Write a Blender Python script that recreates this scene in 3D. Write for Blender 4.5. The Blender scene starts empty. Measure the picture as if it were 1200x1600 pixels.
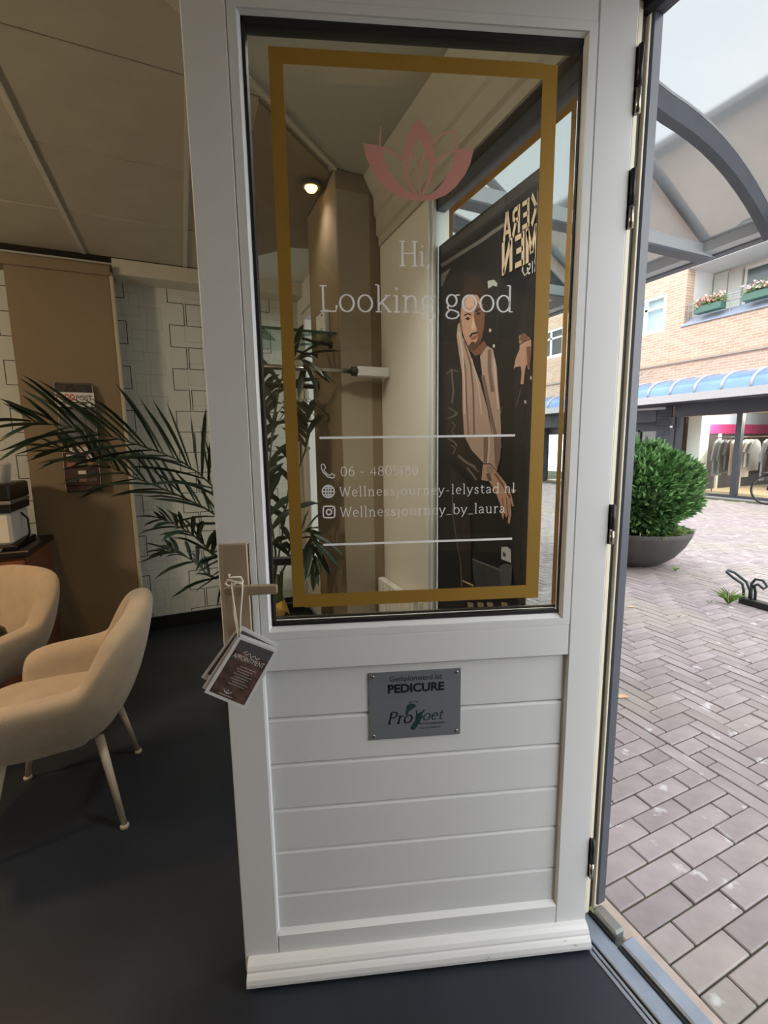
import bpy, bmesh, math, random
from mathutils import Vector, Matrix
random.seed(7)
S = bpy.context.scene
COL = S.collection

# ------------------------------------------------------------------ camera, sky, exposure
CAM_F, CAM_YAW, CAM_PITCH, CAM_ROLL = 709.2, 66.315, 8.424, -0.803
CAM_POS = Vector((-0.93744, -0.77556, 1.38255))
DOOR_ANG = math.radians(161.4223)

def cam_axes():
    a, p, r = (math.radians(v) for v in (CAM_YAW, CAM_PITCH, CAM_ROLL))
    f = Vector((math.cos(a)*math.cos(p), math.sin(a)*math.cos(p), -math.sin(p)))
    rt = Vector((math.sin(a), -math.cos(a), 0)); up = rt.cross(f)
    return rt*math.cos(r)+up*math.sin(r), up*math.cos(r)-rt*math.sin(r), f
RT, UP, FW = cam_axes()
cd = bpy.data.cameras.new('camera'); cam = bpy.data.objects.new('camera', cd); COL.objects.link(cam)
cd.sensor_fit = 'HORIZONTAL'; cd.sensor_width = 36; cd.lens = CAM_F/1200*36; cd.clip_start = 0.02; cd.clip_end = 300
cam.matrix_world = Matrix(((RT.x, UP.x, -FW.x, CAM_POS.x), (RT.y, UP.y, -FW.y, CAM_POS.y), (RT.z, UP.z, -FW.z, CAM_POS.z), (0, 0, 0, 1)))
S.camera = cam

w = bpy.data.worlds.new('overcast'); S.world = w; w.use_nodes = True
nt = w.node_tree; bg = nt.nodes['Background']
tc = nt.nodes.new('ShaderNodeTexCoord'); nz = nt.nodes.new('ShaderNodeTexNoise'); rp = nt.nodes.new('ShaderNodeValToRGB')
nz.inputs['Scale'].default_value = 2.2; nz.inputs['Detail'].default_value = 5
rp.color_ramp.elements[0].position = 0.35; rp.color_ramp.elements[0].color = (0.86, 0.93, 1.0, 1)
rp.color_ramp.elements[1].position = 0.65; rp.color_ramp.elements[1].color = (1.0, 0.99, 0.97, 1)
nt.links.new(tc.outputs['Generated'], nz.inputs['Vector']); nt.links.new(nz.outputs['Fac'], rp.inputs['Fac'])
nt.links.new(rp.outputs['Color'], bg.inputs['Color'])
bg.inputs['Strength'].default_value = 4.4

S.view_settings.view_transform = 'Standard'; S.view_settings.look = 'None'
S.view_settings.gamma = 1; S.view_settings.use_curve_mapping = False
S.view_settings.exposure = 0.0

# ------------------------------------------------------------------ measuring: a sight line met with a real plane
def ray(x, y): return RT*((x-600)/CAM_F) - UP*((y-800)/CAM_F) + FW
def on(axis, val, x, y):
    d = ray(x, y); return CAM_POS + d*((val-CAM_POS[axis])/d[axis])
def project(P):
    d = Vector(P)-CAM_POS; z = d.dot(FW)
    if z < 0.05: return None
    return 600+CAM_F*d.dot(RT)/z, 800-CAM_F*d.dot(UP)/z, z
DU = Vector((math.cos(DOOR_ANG), math.sin(DOOR_ANG), 0)); DN = Vector((-DU.y, DU.x, 0))
def on_door(x, y, e=0.0):
    d = ray(x, y); t = ((DN*e-CAM_POS).dot(DN))/d.dot(DN); P = CAM_POS+d*t
    return P.dot(DU), P.z

# ------------------------------------------------------------------ materials
def lin(c):
    return tuple(((v/255)/12.92 if v/255 <= 0.04045 else ((v/255+0.055)/1.055)**2.4) for v in c)+(1,)
MATS = {}
def mat(name, rgb, rough=0.6, metal=0.0, var=0.0, scale=8.0, bump=0.0, bscale=60.0, emit=0.0, rgb2=None, spec=0.5, coord='Object', stretch=None, island=0.0, sheen=0.0):
    if name in MATS: return MATS[name]
    m = bpy.data.materials.new(name); m.use_nodes = True; t = m.node_tree; b = t.nodes['Principled BSDF']
    c = lin(rgb); b.inputs['Base Color'].default_value = c
    b.inputs['Roughness'].default_value = rough; b.inputs['Metallic'].default_value = metal
    b.inputs['Specular IOR Level'].default_value = spec
    if sheen: b.inputs['Sheen Weight'].default_value = sheen
    if emit: b.inputs['Emission Color'].default_value = c; b.inputs['Emission Strength'].default_value = emit
    tcn = t.nodes.new('ShaderNodeTexCoord'); src = tcn.outputs[coord]
    if stretch:
        mp = t.nodes.new('ShaderNodeMapping'); mp.inputs['Scale'].default_value = stretch
        t.links.new(src, mp.inputs['Vector']); src = mp.outputs['Vector']
    if var or rgb2:
        n = t.nodes.new('ShaderNodeTexNoise'); n.inputs['Scale'].default_value = scale; n.inputs['Detail'].default_value = 6
        t.links.new(src, n.inputs['Vector'])
        r = t.nodes.new('ShaderNodeValToRGB'); r.color_ramp.elements[0].position = 0.32; r.color_ramp.elements[1].position = 0.68
        lo = lin(rgb2) if rgb2 else tuple(v*(1-var) for v in c[:3])+(1,)
        hi = c if rgb2 else tuple(min(1, v*(1+var)) for v in c[:3])+(1,)
        r.color_ramp.elements[0].color = lo; r.color_ramp.elements[1].color = hi
        t.links.new(n.outputs['Fac'], r.inputs['Fac'])
        out = r.outputs['Color']
        if island:
            g = t.nodes.new('ShaderNodeNewGeometry'); oi = t.nodes.new('ShaderNodeObjectInfo')
            ad = t.nodes.new('ShaderNodeMath'); ad.operation = 'ADD'
            t.links.new(g.outputs['Random Per Island'], ad.inputs[0]); t.links.new(oi.outputs['Random'], ad.inputs[1])
            fr = t.nodes.new('ShaderNodeMath'); fr.operation = 'FRACT'; t.links.new(ad.outputs[0], fr.inputs[0])
            mr = t.nodes.new('ShaderNodeMapRange'); mr.inputs['To Min'].default_value = 1-island; mr.inputs['To Max'].default_value = 1+island
            t.links.new(fr.outputs[0], mr.inputs['Value'])
            mx = t.nodes.new('ShaderNodeVectorMath'); mx.operation = 'SCALE'
            t.links.new(out, mx.inputs[0]); t.links.new(mr.outputs[0], mx.inputs['Scale']); out = mx.outputs['Vector']
        t.links.new(out, b.inputs['Base Color'])
    if bump:
        n2 = t.nodes.new('ShaderNodeTexNoise'); n2.inputs['Scale'].default_value = bscale; n2.inputs['Detail'].default_value = 4
        t.links.new(src, n2.inputs['Vector'])
        bp = t.nodes.new('ShaderNodeBump'); bp.inputs['Strength'].default_value = bump; bp.inputs['Distance'].default_value = 0.004
        t.links.new(n2.outputs['Fac'], bp.inputs['Height']); t.links.new(bp.outputs['Normal'], b.inputs['Normal'])
    MATS[name] = m
    return m
def glass_mat(name, tint=(0.985, 0.992, 0.985), refl=1.0, rough=0.0):
    if name in MATS: return MATS[name]
    m = bpy.data.materials.new(name); m.use_nodes = True; t = m.node_tree; t.nodes.clear()
    o = t.nodes.new('ShaderNodeOutputMaterial'); tr = t.nodes.new('ShaderNodeBsdfTransparent'); gl = t.nodes.new('ShaderNodeBsdfGlossy'); mx = t.nodes.new('ShaderNodeMixShader')
    tr.inputs['Color'].default_value = tint+(1,); gl.inputs['Roughness'].default_value = rough
    lw = t.nodes.new('ShaderNodeLayerWeight'); lw.inputs['Blend'].default_value = 0.5
    p = t.nodes.new('ShaderNodeMath'); p.operation = 'POWER'; p.inputs[1].default_value = 5
    q = t.nodes.new('ShaderNodeMath'); q.operation = 'MULTIPLY_ADD'; q.inputs[1].default_value = 0.95*refl; q.inputs[2].default_value = 0.04*refl
    t.links.new(lw.outputs['Facing'], p.inputs[0]); t.links.new(p.outputs[0], q.inputs[0])
    t.links.new(q.outputs[0], mx.inputs['Fac']); t.links.new(tr.outputs[0], mx.inputs[1]); t.links.new(gl.outputs[0], mx.inputs[2]); t.links.new(mx.outputs[0], o.inputs['Surface'])
    MATS[name] = m
    return m
def frosted_mat(name):
    m = bpy.data.materials.new(name); m.use_nodes = True; t = m.node_tree; t.nodes.clear()
    o = t.nodes.new('ShaderNodeOutputMaterial'); rf = t.nodes.new('ShaderNodeBsdfRefraction'); tl = t.nodes.new('ShaderNodeBsdfTranslucent'); mx = t.nodes.new('ShaderNodeMixShader')
    rf.inputs['IOR'].default_value = 1.02; rf.inputs['Roughness'].default_value = 0.25; rf.inputs['Color'].default_value = (0.235, 0.24, 0.24, 1)
    n = t.nodes.new('ShaderNodeTexNoise'); n.inputs['Scale'].default_value = 1.3; n.inputs['Detail'].default_value = 5
    r = t.nodes.new('ShaderNodeValToRGB'); r.color_ramp.elements[0].color = (0.13, 0.15, 0.16, 1); r.color_ramp.elements[1].color = (0.30, 0.30, 0.295, 1)
    tcn = t.nodes.new('ShaderNodeTexCoord'); t.links.new(tcn.outputs['Object'], n.inputs['Vector']); t.links.new(n.outputs['Fac'], r.inputs['Fac']); t.links.new(r.outputs['Color'], tl.inputs['Color'])
    mx.inputs['Fac'].default_value = 0.35
    t.links.new(rf.outputs[0], mx.inputs[1]); t.links.new(tl.outputs[0], mx.inputs[2]); t.links.new(mx.outputs[0], o.inputs['Surface'])
    return m

# ------------------------------------------------------------------ mesh building
class MB:
    def __init__(s): s.v = []; s.f = []
    def add(s, vs, fs):
        k = len(s.v); s.v += [tuple(p) for p in vs]; s.f += [tuple(i+k for i in f) for f in fs]; return s
    def box(s, lo, hi):
        x0, y0, z0 = lo; x1, y1, z1 = hi
        return s.add([(x0,y0,z0),(x1,y0,z0),(x1,y1,z0),(x0,y1,z0),(x0,y0,z1),(x1,y0,z1),(x1,y1,z1),(x0,y1,z1)],
                     [(0,3,2,1),(4,5,6,7),(0,1,5,4),(1,2,6,5),(2,3,7,6),(3,0,4,7)])
    def chbox(s, lo, hi, b):
        # box with chamfered edges on its 8 corners, kept cheap
        x0, y0, z0 = lo; x1, y1, z1 = hi; pts = []
        for z, k in ((z0, b), (z0+b, 0), (z1-b, 0), (z1, b)):
            pts += [(x0+b,y0+k,z),(x1-b,y0+k,z),(x1-k,y0+b,z),(x1-k,y1-b,z),(x1-b,y1-k,z),(x0+b,y1-k,z),(x0+k,y1-b,z),(x0+k,y0+b,z)]
        fs = [tuple(range(7, -1, -1)), tuple(range(24, 32))]
        for r in range(3):
            for i in range(8): fs.append((r*8+i, r*8+(i+1) % 8, r*8+8+(i+1) % 8, r*8+8+i))
        return s.add(pts, fs)
    def prism(s, poly, axis, a, b):
        # polygon of 2d points extruded along an axis from a to b
        def P(p, t): return {0: (t, p[0], p[1]), 1: (p[0], t, p[1]), 2: (p[0], p[1], t)}[axis]
        n = len(poly)
        fs = [tuple(range(n-1, -1, -1)), tuple(range(n, 2*n))]+[(i, (i+1) % n, n+(i+1) % n, n+i) for i in range(n)]
        return s.add([P(p, a) for p in poly]+[P(p, b) for p in poly], fs)
    def tube(s, pts, r, n=8, closed=False, cap=True):
        pts = [Vector(p) for p in pts]; N = len(pts); rs = r if isinstance(r, (list, tuple)) else [r]*N
        rings = []; prev = None
        for i, p in enumerate(pts):
            a = pts[(i-1) % N] if (closed or i > 0) else p; b = pts[(i+1) % N] if (closed or i < N-1) else p
            d = (b-a).normalized()
            if prev is None: x = d.orthogonal().normalized()
            else:
                x = prev-d*prev.dot(d); x = x.normalized() if x.length > 1e-6 else d.orthogonal().normalized()
            prev = x; y = d.cross(x)
            rings.append([p+(x*math.cos(2*math.pi*k/n)+y*math.sin(2*math.pi*k/n))*rs[i] for k in range(n)])
        vs = [q for ring in rings for q in ring]; fs = []
        for i in range(N if closed else N-1):
            j = (i+1) % N
            for k in range(n): fs.append((i*n+k, i*n+(k+1) % n, j*n+(k+1) % n, j*n+k))
        if cap and not closed: fs += [tuple(range(n-1, -1, -1)), tuple((N-1)*n+k for k in range(n))]
        return s.add(vs, fs)
    def lathe(s, prof, n=24, c=(0, 0, 0)):
        vs = []; fs = []; M = len(prof)
        for r, z in prof:
            for k in range(n):
                a = 2*math.pi*k/n; vs.append((c[0]+r*math.cos(a), c[1]+r*math.sin(a), c[2]+z))
        for i in range(M-1):
            for k in range(n): fs.append((i*n+k, i*n+(k+1) % n, (i+1)*n+(k+1) % n, (i+1)*n+k))
        fs += [tuple(range(n-1, -1, -1)), tuple((M-1)*n+k for k in range(n))]
        return s.add(vs, fs)
    def mesh(s, name, smooth=False):
        me = bpy.data.meshes.new(name); me.from_pydata(s.v, [], s.f); me.update()
        bm = bmesh.new(); bm.from_mesh(me); bmesh.ops.recalc_face_normals(bm, faces=bm.faces); bm.to_mesh(me); bm.free()
        if smooth:
            me.shade_smooth()
        return me

def tag(o, label=None, cat=None, group=None, kind=None):
    if label: o['label'] = label
    if cat: o['category'] = cat
    if group: o['group'] = group
    if kind: o['kind'] = kind
    return o
PMAT = {}
def link(o, parent=None, world=True):
    COL.objects.link(o)
    if parent is not None:
        o.parent = parent
        if world and parent.name in PMAT: o.matrix_parent_inverse = PMAT[parent.name].inverted()
    return o
def obj(name, mb, m, parent=None, smooth=False, world=True, bevel=0.0, subsurf=0, label=None, cat=None, group=None, kind=None, angle=None):
    me = mb if isinstance(mb, bpy.types.Mesh) else mb.mesh(name, smooth)
    o = bpy.data.objects.new(name, me)
    if m is not None and not me.materials: me.materials.append(MATS[m] if isinstance(m, str) else m)
    link(o, parent, world)
    if bevel:
        md = o.modifiers.new('bevel', 'BEVEL'); md.width = bevel; md.segments = 2; md.limit_method = 'ANGLE'; md.angle_limit = math.radians(40)
    if subsurf:
        md = o.modifiers.new('subsurf', 'SUBSURF'); md.levels = subsurf; md.render_levels = subsurf
    tag(o, label, cat, group, kind)
    return o
def empty(name, loc=(0, 0, 0), rz=0.0, label=None, cat=None, group=None, kind=None, parent=None):
    o = bpy.data.objects.new(name, None); o.location = loc; o.rotation_euler = (0, 0, rz); o.empty_display_size = 0.05
    COL.objects.link(o); PMAT[o.name] = Matrix.Translation(loc) @ Matrix.Rotation(rz, 4, 'Z')
    if parent is not None: o.parent = parent
    return tag(o, label, cat, group, kind)
def copy_tree(o, parent=None):
    c = o.copy(); COL.objects.link(c)
    if parent is not None: c.parent = parent
    for ch in list(o.children): copy_tree(ch, c)
    return c

# ------------------------------------------------------------------ lettering
def text_mesh(name, body, size, bold=0.0, fit=None, xs=1.0, depth=0.0004):
    cu = bpy.data.curves.new(name, 'FONT'); cu.body = body; cu.size = size; cu.offset = bold; cu.extrude = 0
    to = bpy.data.objects.new(name, cu); COL.objects.link(to)
    dg = bpy.context.evaluated_depsgraph_get(); me = bpy.data.meshes.new_from_object(to.evaluated_get(dg))
    bpy.data.objects.remove(to); bpy.data.curves.remove(cu)
    me.materials.clear()
    xv = [v.co.x for v in me.vertices]; x0, x1 = min(xv), max(xv)
    k = (fit/(x1-x0)) if fit else xs
    for v in me.vertices: v.co.x = (v.co.x-x0)*k
    return me, (x1-x0)*k
def arc(cx, cy, rx, ry, a0, a1, n=14):
    return [(cx+rx*math.cos(math.radians(a0+(a1-a0)*i/n)), cy+ry*math.sin(math.radians(a0+(a1-a0)*i/n))) for i in range(n+1)]
def ser(x, y, a=0.09, b=0.09): return [(x-a, y), (x+b, y)]
O = lambda cx, cy, rx, ry: arc(cx, cy, rx, ry, 0, 360, 20)
DOT = lambda x, y: arc(x, y, 0.018, 0.018, 0, 360, 8)
GLY = {
 'L': ([[(0.14,0),(0.14,0.7)], [(0.05,0.0),(0.5,0.0),(0.53,0.17)], ser(0.14,0.7,0.09,0.11)], 0.56),
 'o': ([O(0.27,0.23,0.205,0.235)], 0.54),
 'k': ([[(0.13,0),(0.13,0.75)], [(0.03,0.75),(0.13,0.75)], ser(0.13,0,0.09,0.09), [(0.15,0.2),(0.40,0.46)], ser(0.40,0.46,0.08,0.08), [(0.22,0.27),(0.46,0.0)], ser(0.46,0,0.07,0.07)], 0.54),
 'i': ([[(0.13,0),(0.13,0.46)], [(0.03,0.46),(0.13,0.46)], ser(0.13,0), DOT(0.13,0.65)], 0.27),
 'n': ([[(0.13,0),(0.13,0.46)], [(0.03,0.46),(0.13,0.46)], ser(0.13,0), [(0.13,0.34),(0.2,0.43),(0.30,0.465),(0.39,0.43),(0.43,0.33),(0.43,0)], ser(0.43,0)], 0.56),
 'g': ([O(0.23,0.30,0.15,0.165), [(0.34,0.43),(0.39,0.46),(0.48,0.46)], [(0.14,0.17),(0.10,0.10),(0.15,0.04),(0.30,0.02),(0.42,-0.03),(0.45,-0.11),(0.38,-0.19),(0.24,-0.22),(0.11,-0.19),(0.06,-0.12),(0.09,-0.04),(0.17,0.03)]], 0.50),
 'd': ([O(0.25,0.23,0.195,0.235), [(0.44,0),(0.44,0.75)], [(0.34,0.75),(0.44,0.75)], [(0.44,0),(0.54,0)]], 0.58),
 'H': ([[(0.14,0),(0.14,0.7)], [(0.52,0),(0.52,0.7)], [(0.14,0.36),(0.52,0.36)], ser(0.14,0), ser(0.14,0.7), ser(0.52,0), ser(0.52,0.7)], 0.66),
 ',': ([[(0.1,0.05),(0.1,0.0),(0.05,-0.1)]], 0.2), '.': ([DOT(0.09,0.02)], 0.19), '-': ([[(0.06,0.25),(0.30,0.25)]], 0.38), '_': ([[(0.03,-0.03),(0.38,-0.03)]], 0.42), ' ': ([], 0.24),
 'W': ([[(0.03,0.7),(0.21,0.0)], [(0.21,0.0),(0.39,0.66)], [(0.39,0.66),(0.57,0.0)], [(0.57,0.0),(0.76,0.7)], ser(0.05,0.7,0.08,0.08), ser(0.75,0.7,0.07,0.07)], 0.80),
 'e': ([[(0.07,0.26),(0.41,0.26)]+arc(0.25,0.24,0.17,0.23,5,318,18)], 0.48),
 'l': ([[(0.13,0),(0.13,0.75)], [(0.03,0.75),(0.13,0.75)], ser(0.13,0)], 0.26),
 's': ([[(0.32,0.34),(0.30,0.43),(0.21,0.465),(0.11,0.43),(0.09,0.35),(0.14,0.28),(0.26,0.21),(0.33,0.14),(0.31,0.04),(0.20,-0.005),(0.10,0.03),(0.07,0.12)]], 0.41),
 'j': ([[(0.14,0.46),(0.14,-0.1),(0.09,-0.2),(0.0,-0.21)], [(0.04,0.46),(0.14,0.46)], DOT(0.14,0.65)], 0.27),
 'u': ([[(0.13,0.46),(0.13,0.12),(0.18,0.02),(0.27,-0.005),(0.37,0.04),(0.43,0.12)], [(0.43,0),(0.43,0.46)], [(0.03,0.46),(0.13,0.46)], [(0.33,0.46),(0.43,0.46)], [(0.43,0),(0.52,0)]], 0.56),
 'r': ([[(0.13,0),(0.13,0.46)], [(0.03,0.46),(0.13,0.46)], ser(0.13,0), [(0.13,0.32),(0.21,0.43),(0.30,0.46),(0.36,0.43)]], 0.38),
 'y': ([[(0.06,0.46),(0.24,0.0)], [(0.44,0.46),(0.24,0.0),(0.15,-0.17),(0.04,-0.2)], ser(0.06,0.46,0.06,0.07), ser(0.44,0.46,0.07,0.06)], 0.49),
 't': ([[(0.15,0.62),(0.15,0.1),(0.19,0.01),(0.27,0.0),(0.33,0.04)], [(0.04,0.46),(0.32,0.46)]], 0.36),
 'a': ([[(0.09,0.37),(0.13,0.44),(0.22,0.465),(0.32,0.43),(0.36,0.33),(0.36,0.06),(0.44,0.0)], [(0.36,0.28),(0.20,0.25),(0.09,0.18),(0.08,0.07),(0.16,0.0),(0.27,0.03),(0.36,0.12)]], 0.47),
 'b': ([O(0.30,0.23,0.195,0.235), [(0.11,0),(0.11,0.75)], [(0.02,0.75),(0.11,0.75)]], 0.55),
 'P': ([[(0.14,0),(0.14,0.7)], [(0.14,0.7),(0.34,0.7),(0.46,0.62),(0.46,0.45),(0.34,0.36),(0.14,0.36)], ser(0.14,0)], 0.54),
 'V': ([[(0.04,0.7),(0.28,0)], [(0.28,0),(0.54,0.7)], ser(0.06,0.7), ser(0.53,0.7)], 0.58),
 '0': ([O(0.25,0.33,0.19,0.33)], 0.50), '1': ([[(0.06,0.58),(0.17,0.66),(0.17,0.0)]], 0.30), '4': ([[(0.36,0),(0.36,0.66),(0.05,0.2),(0.48,0.2)]], 0.52),
 '5': ([[(0.38,0.66),(0.12,0.66),(0.10,0.38),(0.24,0.42),(0.38,0.34),(0.41,0.2),(0.33,0.05),(0.2,0.0),(0.07,0.05)]], 0.47),
 '6': ([O(0.25,0.2,0.18,0.2), [(0.07,0.22),(0.11,0.45),(0.24,0.62),(0.38,0.66)]], 0.50), '8': ([O(0.24,0.17,0.18,0.17), O(0.24,0.49,0.15,0.16)], 0.48),
}
def stroke_poly(mb, pts, thin, thick, M):
    n = len(pts); closed = n > 3 and abs(pts[0][0]-pts[-1][0]) < 1e-6 and abs(pts[0][1]-pts[-1][1]) < 1e-6
    if closed: pts = pts[:-1]; n -= 1
    vs = []
    for i, p in enumerate(pts):
        a = pts[(i-1) % n] if (closed or i) else p; b = pts[(i+1) % n] if (closed or i < n-1) else p
        dx, dy = b[0]-a[0], b[1]-a[1]; L = math.hypot(dx, dy) or 1
        nx, ny = -dy/L, dx/L; wd = (thin+(thick-thin)*abs(dy)/L)/2
        vs += [M(p[0]+nx*wd, p[1]+ny*wd), M(p[0]-nx*wd, p[1]-ny*wd)]
    fs = [(2*i, 2*i+1, 2*((i+1) % n)+1, 2*((i+1) % n)) for i in range(n if closed else n-1)]
    mb.add(vs, fs)
def serif_text(mb, body, M, width, thin=0.032, thick=0.065, shear=0.0, space=0.0):
    tot = sum(GLY[c][1]+space for c in body); k = width/tot; x = 0
    for c in body:
        st, adv = GLY[c]
        for pl in st: stroke_poly(mb, pl, thin, thick, lambda px, py, x=x: M((x+px+py*shear)*k, py*k))
        if c == '.' or c == 'i' or c == 'j':
            cx, cy = {'.': (0.09, 0.02), 'i': (0.13, 0.65), 'j': (0.14, 0.65)}[c]
            pts = arc(cx, cy, 0.045, 0.045, 0, 330, 11); mb.add([M((x+a+b*shear)*k, b*k) for a, b in pts], [tuple(range(len(pts)))])
        x += adv+space
    return k
# ================================================================== the room
XL, YR, YB, ZC = -4.6, -4.6, 2.985, 2.60
mat('floor_vinyl', (38, 43, 51), 0.38, var=0.18, scale=3.0, bump=0.04, bscale=25, spec=0.35)
mat('ceiling_tile', (176, 168, 148), 0.9, var=0.05, scale=6, bump=0.15, bscale=120)
mat('ceiling_bar', (196, 190, 172), 0.6)
mat('ceiling_void', (60, 56, 48), 0.9)
mat('plaster_cream', (222, 219, 208), 0.75, var=0.04, scale=2)
mat('ceiling_lit_pale', (214, 216, 208), 0.75, var=0.03, scale=3)
mat('wall_brown', (136, 118, 92), 0.8, var=0.06, scale=3)
mat('wall_taupe', (162, 150, 128), 0.8, var=0.06, scale=3)
mat('wallpaper', (196, 196, 184), 0.7, var=0.03, scale=5)
mat('print_black', (40, 38, 34), 0.6)
mat('print_grey', (172, 170, 160), 0.6)
mat('baseboard_black', (20, 20, 22), 0.5)
mat('white_paint', (214, 215, 215), 0.38, var=0.015, scale=2.0, bump=0.03, bscale=30)
mat('white_trim', (222, 222, 218), 0.45)
mat('frame_grey', (74, 79, 88), 0.35, var=0.06, scale=9)
mat('rubber', (14, 14, 16), 0.55)
mat('cream_paint', (206, 198, 176), 0.55)
mat('steel_sill', (140, 150, 165), 0.42, metal=0.5, var=0.14, scale=14)
mat('steel_worn', (118, 124, 124), 0.55, metal=0.35, rgb2=(150, 142, 128), scale=16)
mat('concrete_pink', (176, 160, 150), 0.9, var=0.1, scale=25)
glass_mat('glass_clear'); glass_mat('glass_window', (0.95, 0.98, 0.97), 1.0)

obj('floor', MB().box((XL, YR, -0.08), (-0.016, YB, 0)), 'floor_vinyl', label='dark slate smooth vinyl floor of the salon', kind='structure')

# ceiling: suspended tiles in a white grid
ceil = empty('ceiling', (0, 0, ZC), kind='structure', label='suspended ceiling of square off-white tiles')
obj('ceiling_slab', MB().box((XL, YR, ZC+0.03), (0.115, YB, ZC+0.10)), 'ceiling_void', ceil)
MOD = 0.585; XB = -1.415
tile = MB().chbox((0.007, 0.003, 0.0), (MOD-0.007, MOD-0.003, 0.018), 0.003).mesh('ceiling_tile')
tile.materials.append(MATS['ceiling_tile'])
xs = [XB+MOD*k for k in range(-6, 3)]; ys = [1.045+MOD*k for k in range(-10, 3)]
for x in xs:
    for y in ys:
        if x+MOD > 0.02 or x < XL-0.1: continue
        t = bpy.data.objects.new('ceiling_tile', tile); t.location = (x, y, ZC+0.004); link(t, ceil)
tb = MB().box((-0.011, YR, ZC-0.004), (0.011, YB-0.2, ZC+0.012)).mesh('grid_bar'); tb.materials.append(MATS['ceiling_bar'])
for x in xs:
    if x > XL and x < -0.1:
        t = bpy.data.objects.new('grid_bar', tb); t.location = (x, 0, 0); link(t, ceil)
# window bay: smooth plaster soffit that ends on a diagonal edge, dim and lit ceiling zones beyond painted as brown and pale strips
obj('soffit', MB().prism([(-1.35, 0.34), (-0.662, 0.931), (-0.234, 1.305), (-0.02, 1.316), (-0.02, -1.2), (-1.35, -1.2)], 2, ZC-0.014, ZC+0.004), mat('soffit_plaster', (178, 176, 162), 0.8, var=0.03, scale=2), ceil)
obj('soffit_edge', MB().prism([(-1.37, 0.335), (-0.668, 0.938), (-0.238, 1.313), (-0.228, 1.300), (-0.656, 0.924), (-1.355, 0.325)], 2, ZC-0.024, ZC-0.010), 'ceiling_bar', ceil)
obj('painted_tone_strip', MB().prism([(-0.60, 1.05), (-0.236, 1.37), (-0.236, 1.80), (-0.02, 1.80), (-0.02, 2.15), (-0.232, 2.2), (-0.43, 2.43), (-0.60, 2.43)], 2, ZC-0.008, ZC+0.004), 'wall_brown', ceil)
obj('painted_tone_strip', MB().prism([(-0.60, 2.43), (-0.43, 2.43), (-0.232, 2.2), (-0.02, 2.15), (-0.02, 2.80), (-0.60, 2.80)], 2, ZC-0.006, ZC+0.004), 'ceiling_lit_pale', ceil)
obj('cornice', MB().box((-1.268, 2.80, 2.505), (-0.02, YB, ZC+0.002)), 'ceiling_bar', ceil, bevel=0.004)
obj('cornice', MB().box((XL, 2.93, 2.505), (-1.268, YB, ZC+0.002)), 'wall_brown', ceil, bevel=0.004)

# back wall with printed wallpaper
wb = empty('wall_back', (0, YB, 0), kind='structure', label='back wall papered with outlined overlapping rectangles')
obj('wall_body', MB().box((XL, YB, 0), (0.115, YB+0.2, ZC+0.1)), 'wallpaper', wb)
obj('baseboard_back', MB().box((XL, YB-0.016, 0), (-0.02, YB, 0.102)), 'baseboard_black', bevel=0.002, kind='structure', label='tall black baseboard along the papered wall')
def meander(mb, xa, xb, z_top, rows, wd, first):
    y = YB-0.0006; pts = []; z = z_top; k = first
    for r in range(rows):
        x = xb if (r+first) % 2 else xa
        pts += [(x, z), (x, z-0.1525)]; z -= 0.1525
    for (a, b) in zip(pts, pts[1:]):
        x0, x1 = sorted((a[0], b[0])); z0, z1 = sorted((a[1], b[1]))
        x0 -= wd/2; x1 += wd/2; z0 -= wd/2; z1 += wd/2
        z0 = max(z0, 0.103); z1 = min(z1, 2.504)
        if z1 > z0: mb.add([(x0, y, z0), (x1, y, z0), (x1, y, z1), (x0, y, z1)], [(0, 1, 2, 3)])
pb, pg = MB(), MB()
for k in range(-7, 2):
    dx = 0.495*k
    if -0.957+dx < XL: continue
    meander(pb, -0.957+dx, -0.855+dx, 2.565, 17, 0.0052, 0)
    meander(pb, -0.735+dx, -0.840+dx, 2.565, 17, 0.0052, 0)
    for ox, oz in ((0.10, 0.04), (0.25, -0.05)):
        meander(pg, -0.957+dx+ox, -0.855+dx+ox, 2.565+oz, 17, 0.0038, 0)
        meander(pg, -0.735+dx+ox*0.9, -0.840+dx+ox*0.9, 2.565+oz, 17, 0.0038, 1)
o = obj('printed_lines', pb, 'print_black', wb); o2 = obj('printed_lines', pg, 'print_grey', wb); o2.location.y += 0.0002

obj('wall_left', MB().box((XL-0.2, YR, 0), (XL, YB, ZC+0.1)), 'wall_taupe', kind='structure', label='plain taupe wall on the far left')
obj('wall_rear', MB().box((XL-0.2, YR-0.2, 0), (0.115, YR, ZC+0.1)), 'wall_taupe', kind='structure', label='plain taupe wall behind the entrance')

# facade wall: pier, lintel, breast under the shop windows
wf = empty('wall_right', (0, 0, 0), kind='structure', label='cream facade wall with entrance and shop windows')
FX0, FX1 = -0.02, 0.115
obj('pier', MB().box((FX0, 0.868, 0), (0.010, 1.86, ZC+0.1)), 'plaster_cream', wf)
obj('pier', MB().box((0.010, 0.90, 0), (FX1, 1.86, ZC+0.1)), 'plaster_cream', wf)
obj('window_breast', MB().box((FX0, 1.86, 0), (FX1, 2.90, 0.30)), 'plaster_cream', wf)
obj('lintel', MB().box((FX0, 1.86, 2.40), (FX1, 2.90, ZC+0.1)), 'plaster_cream', wf)
obj('pier', MB().box((FX0, 2.90, 0), (FX1, YB, ZC+0.1)), 'plaster_cream', wf)
obj('lintel', MB().box((FX0, -0.99, 2.34), (FX1, 0.90, ZC+0.1)), 'wall_taupe', wf)
obj('window_breast', MB().box((FX0, 0.10, 0), (FX1, 0.868, 0.42)), 'plaster_cream', wf)
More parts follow.
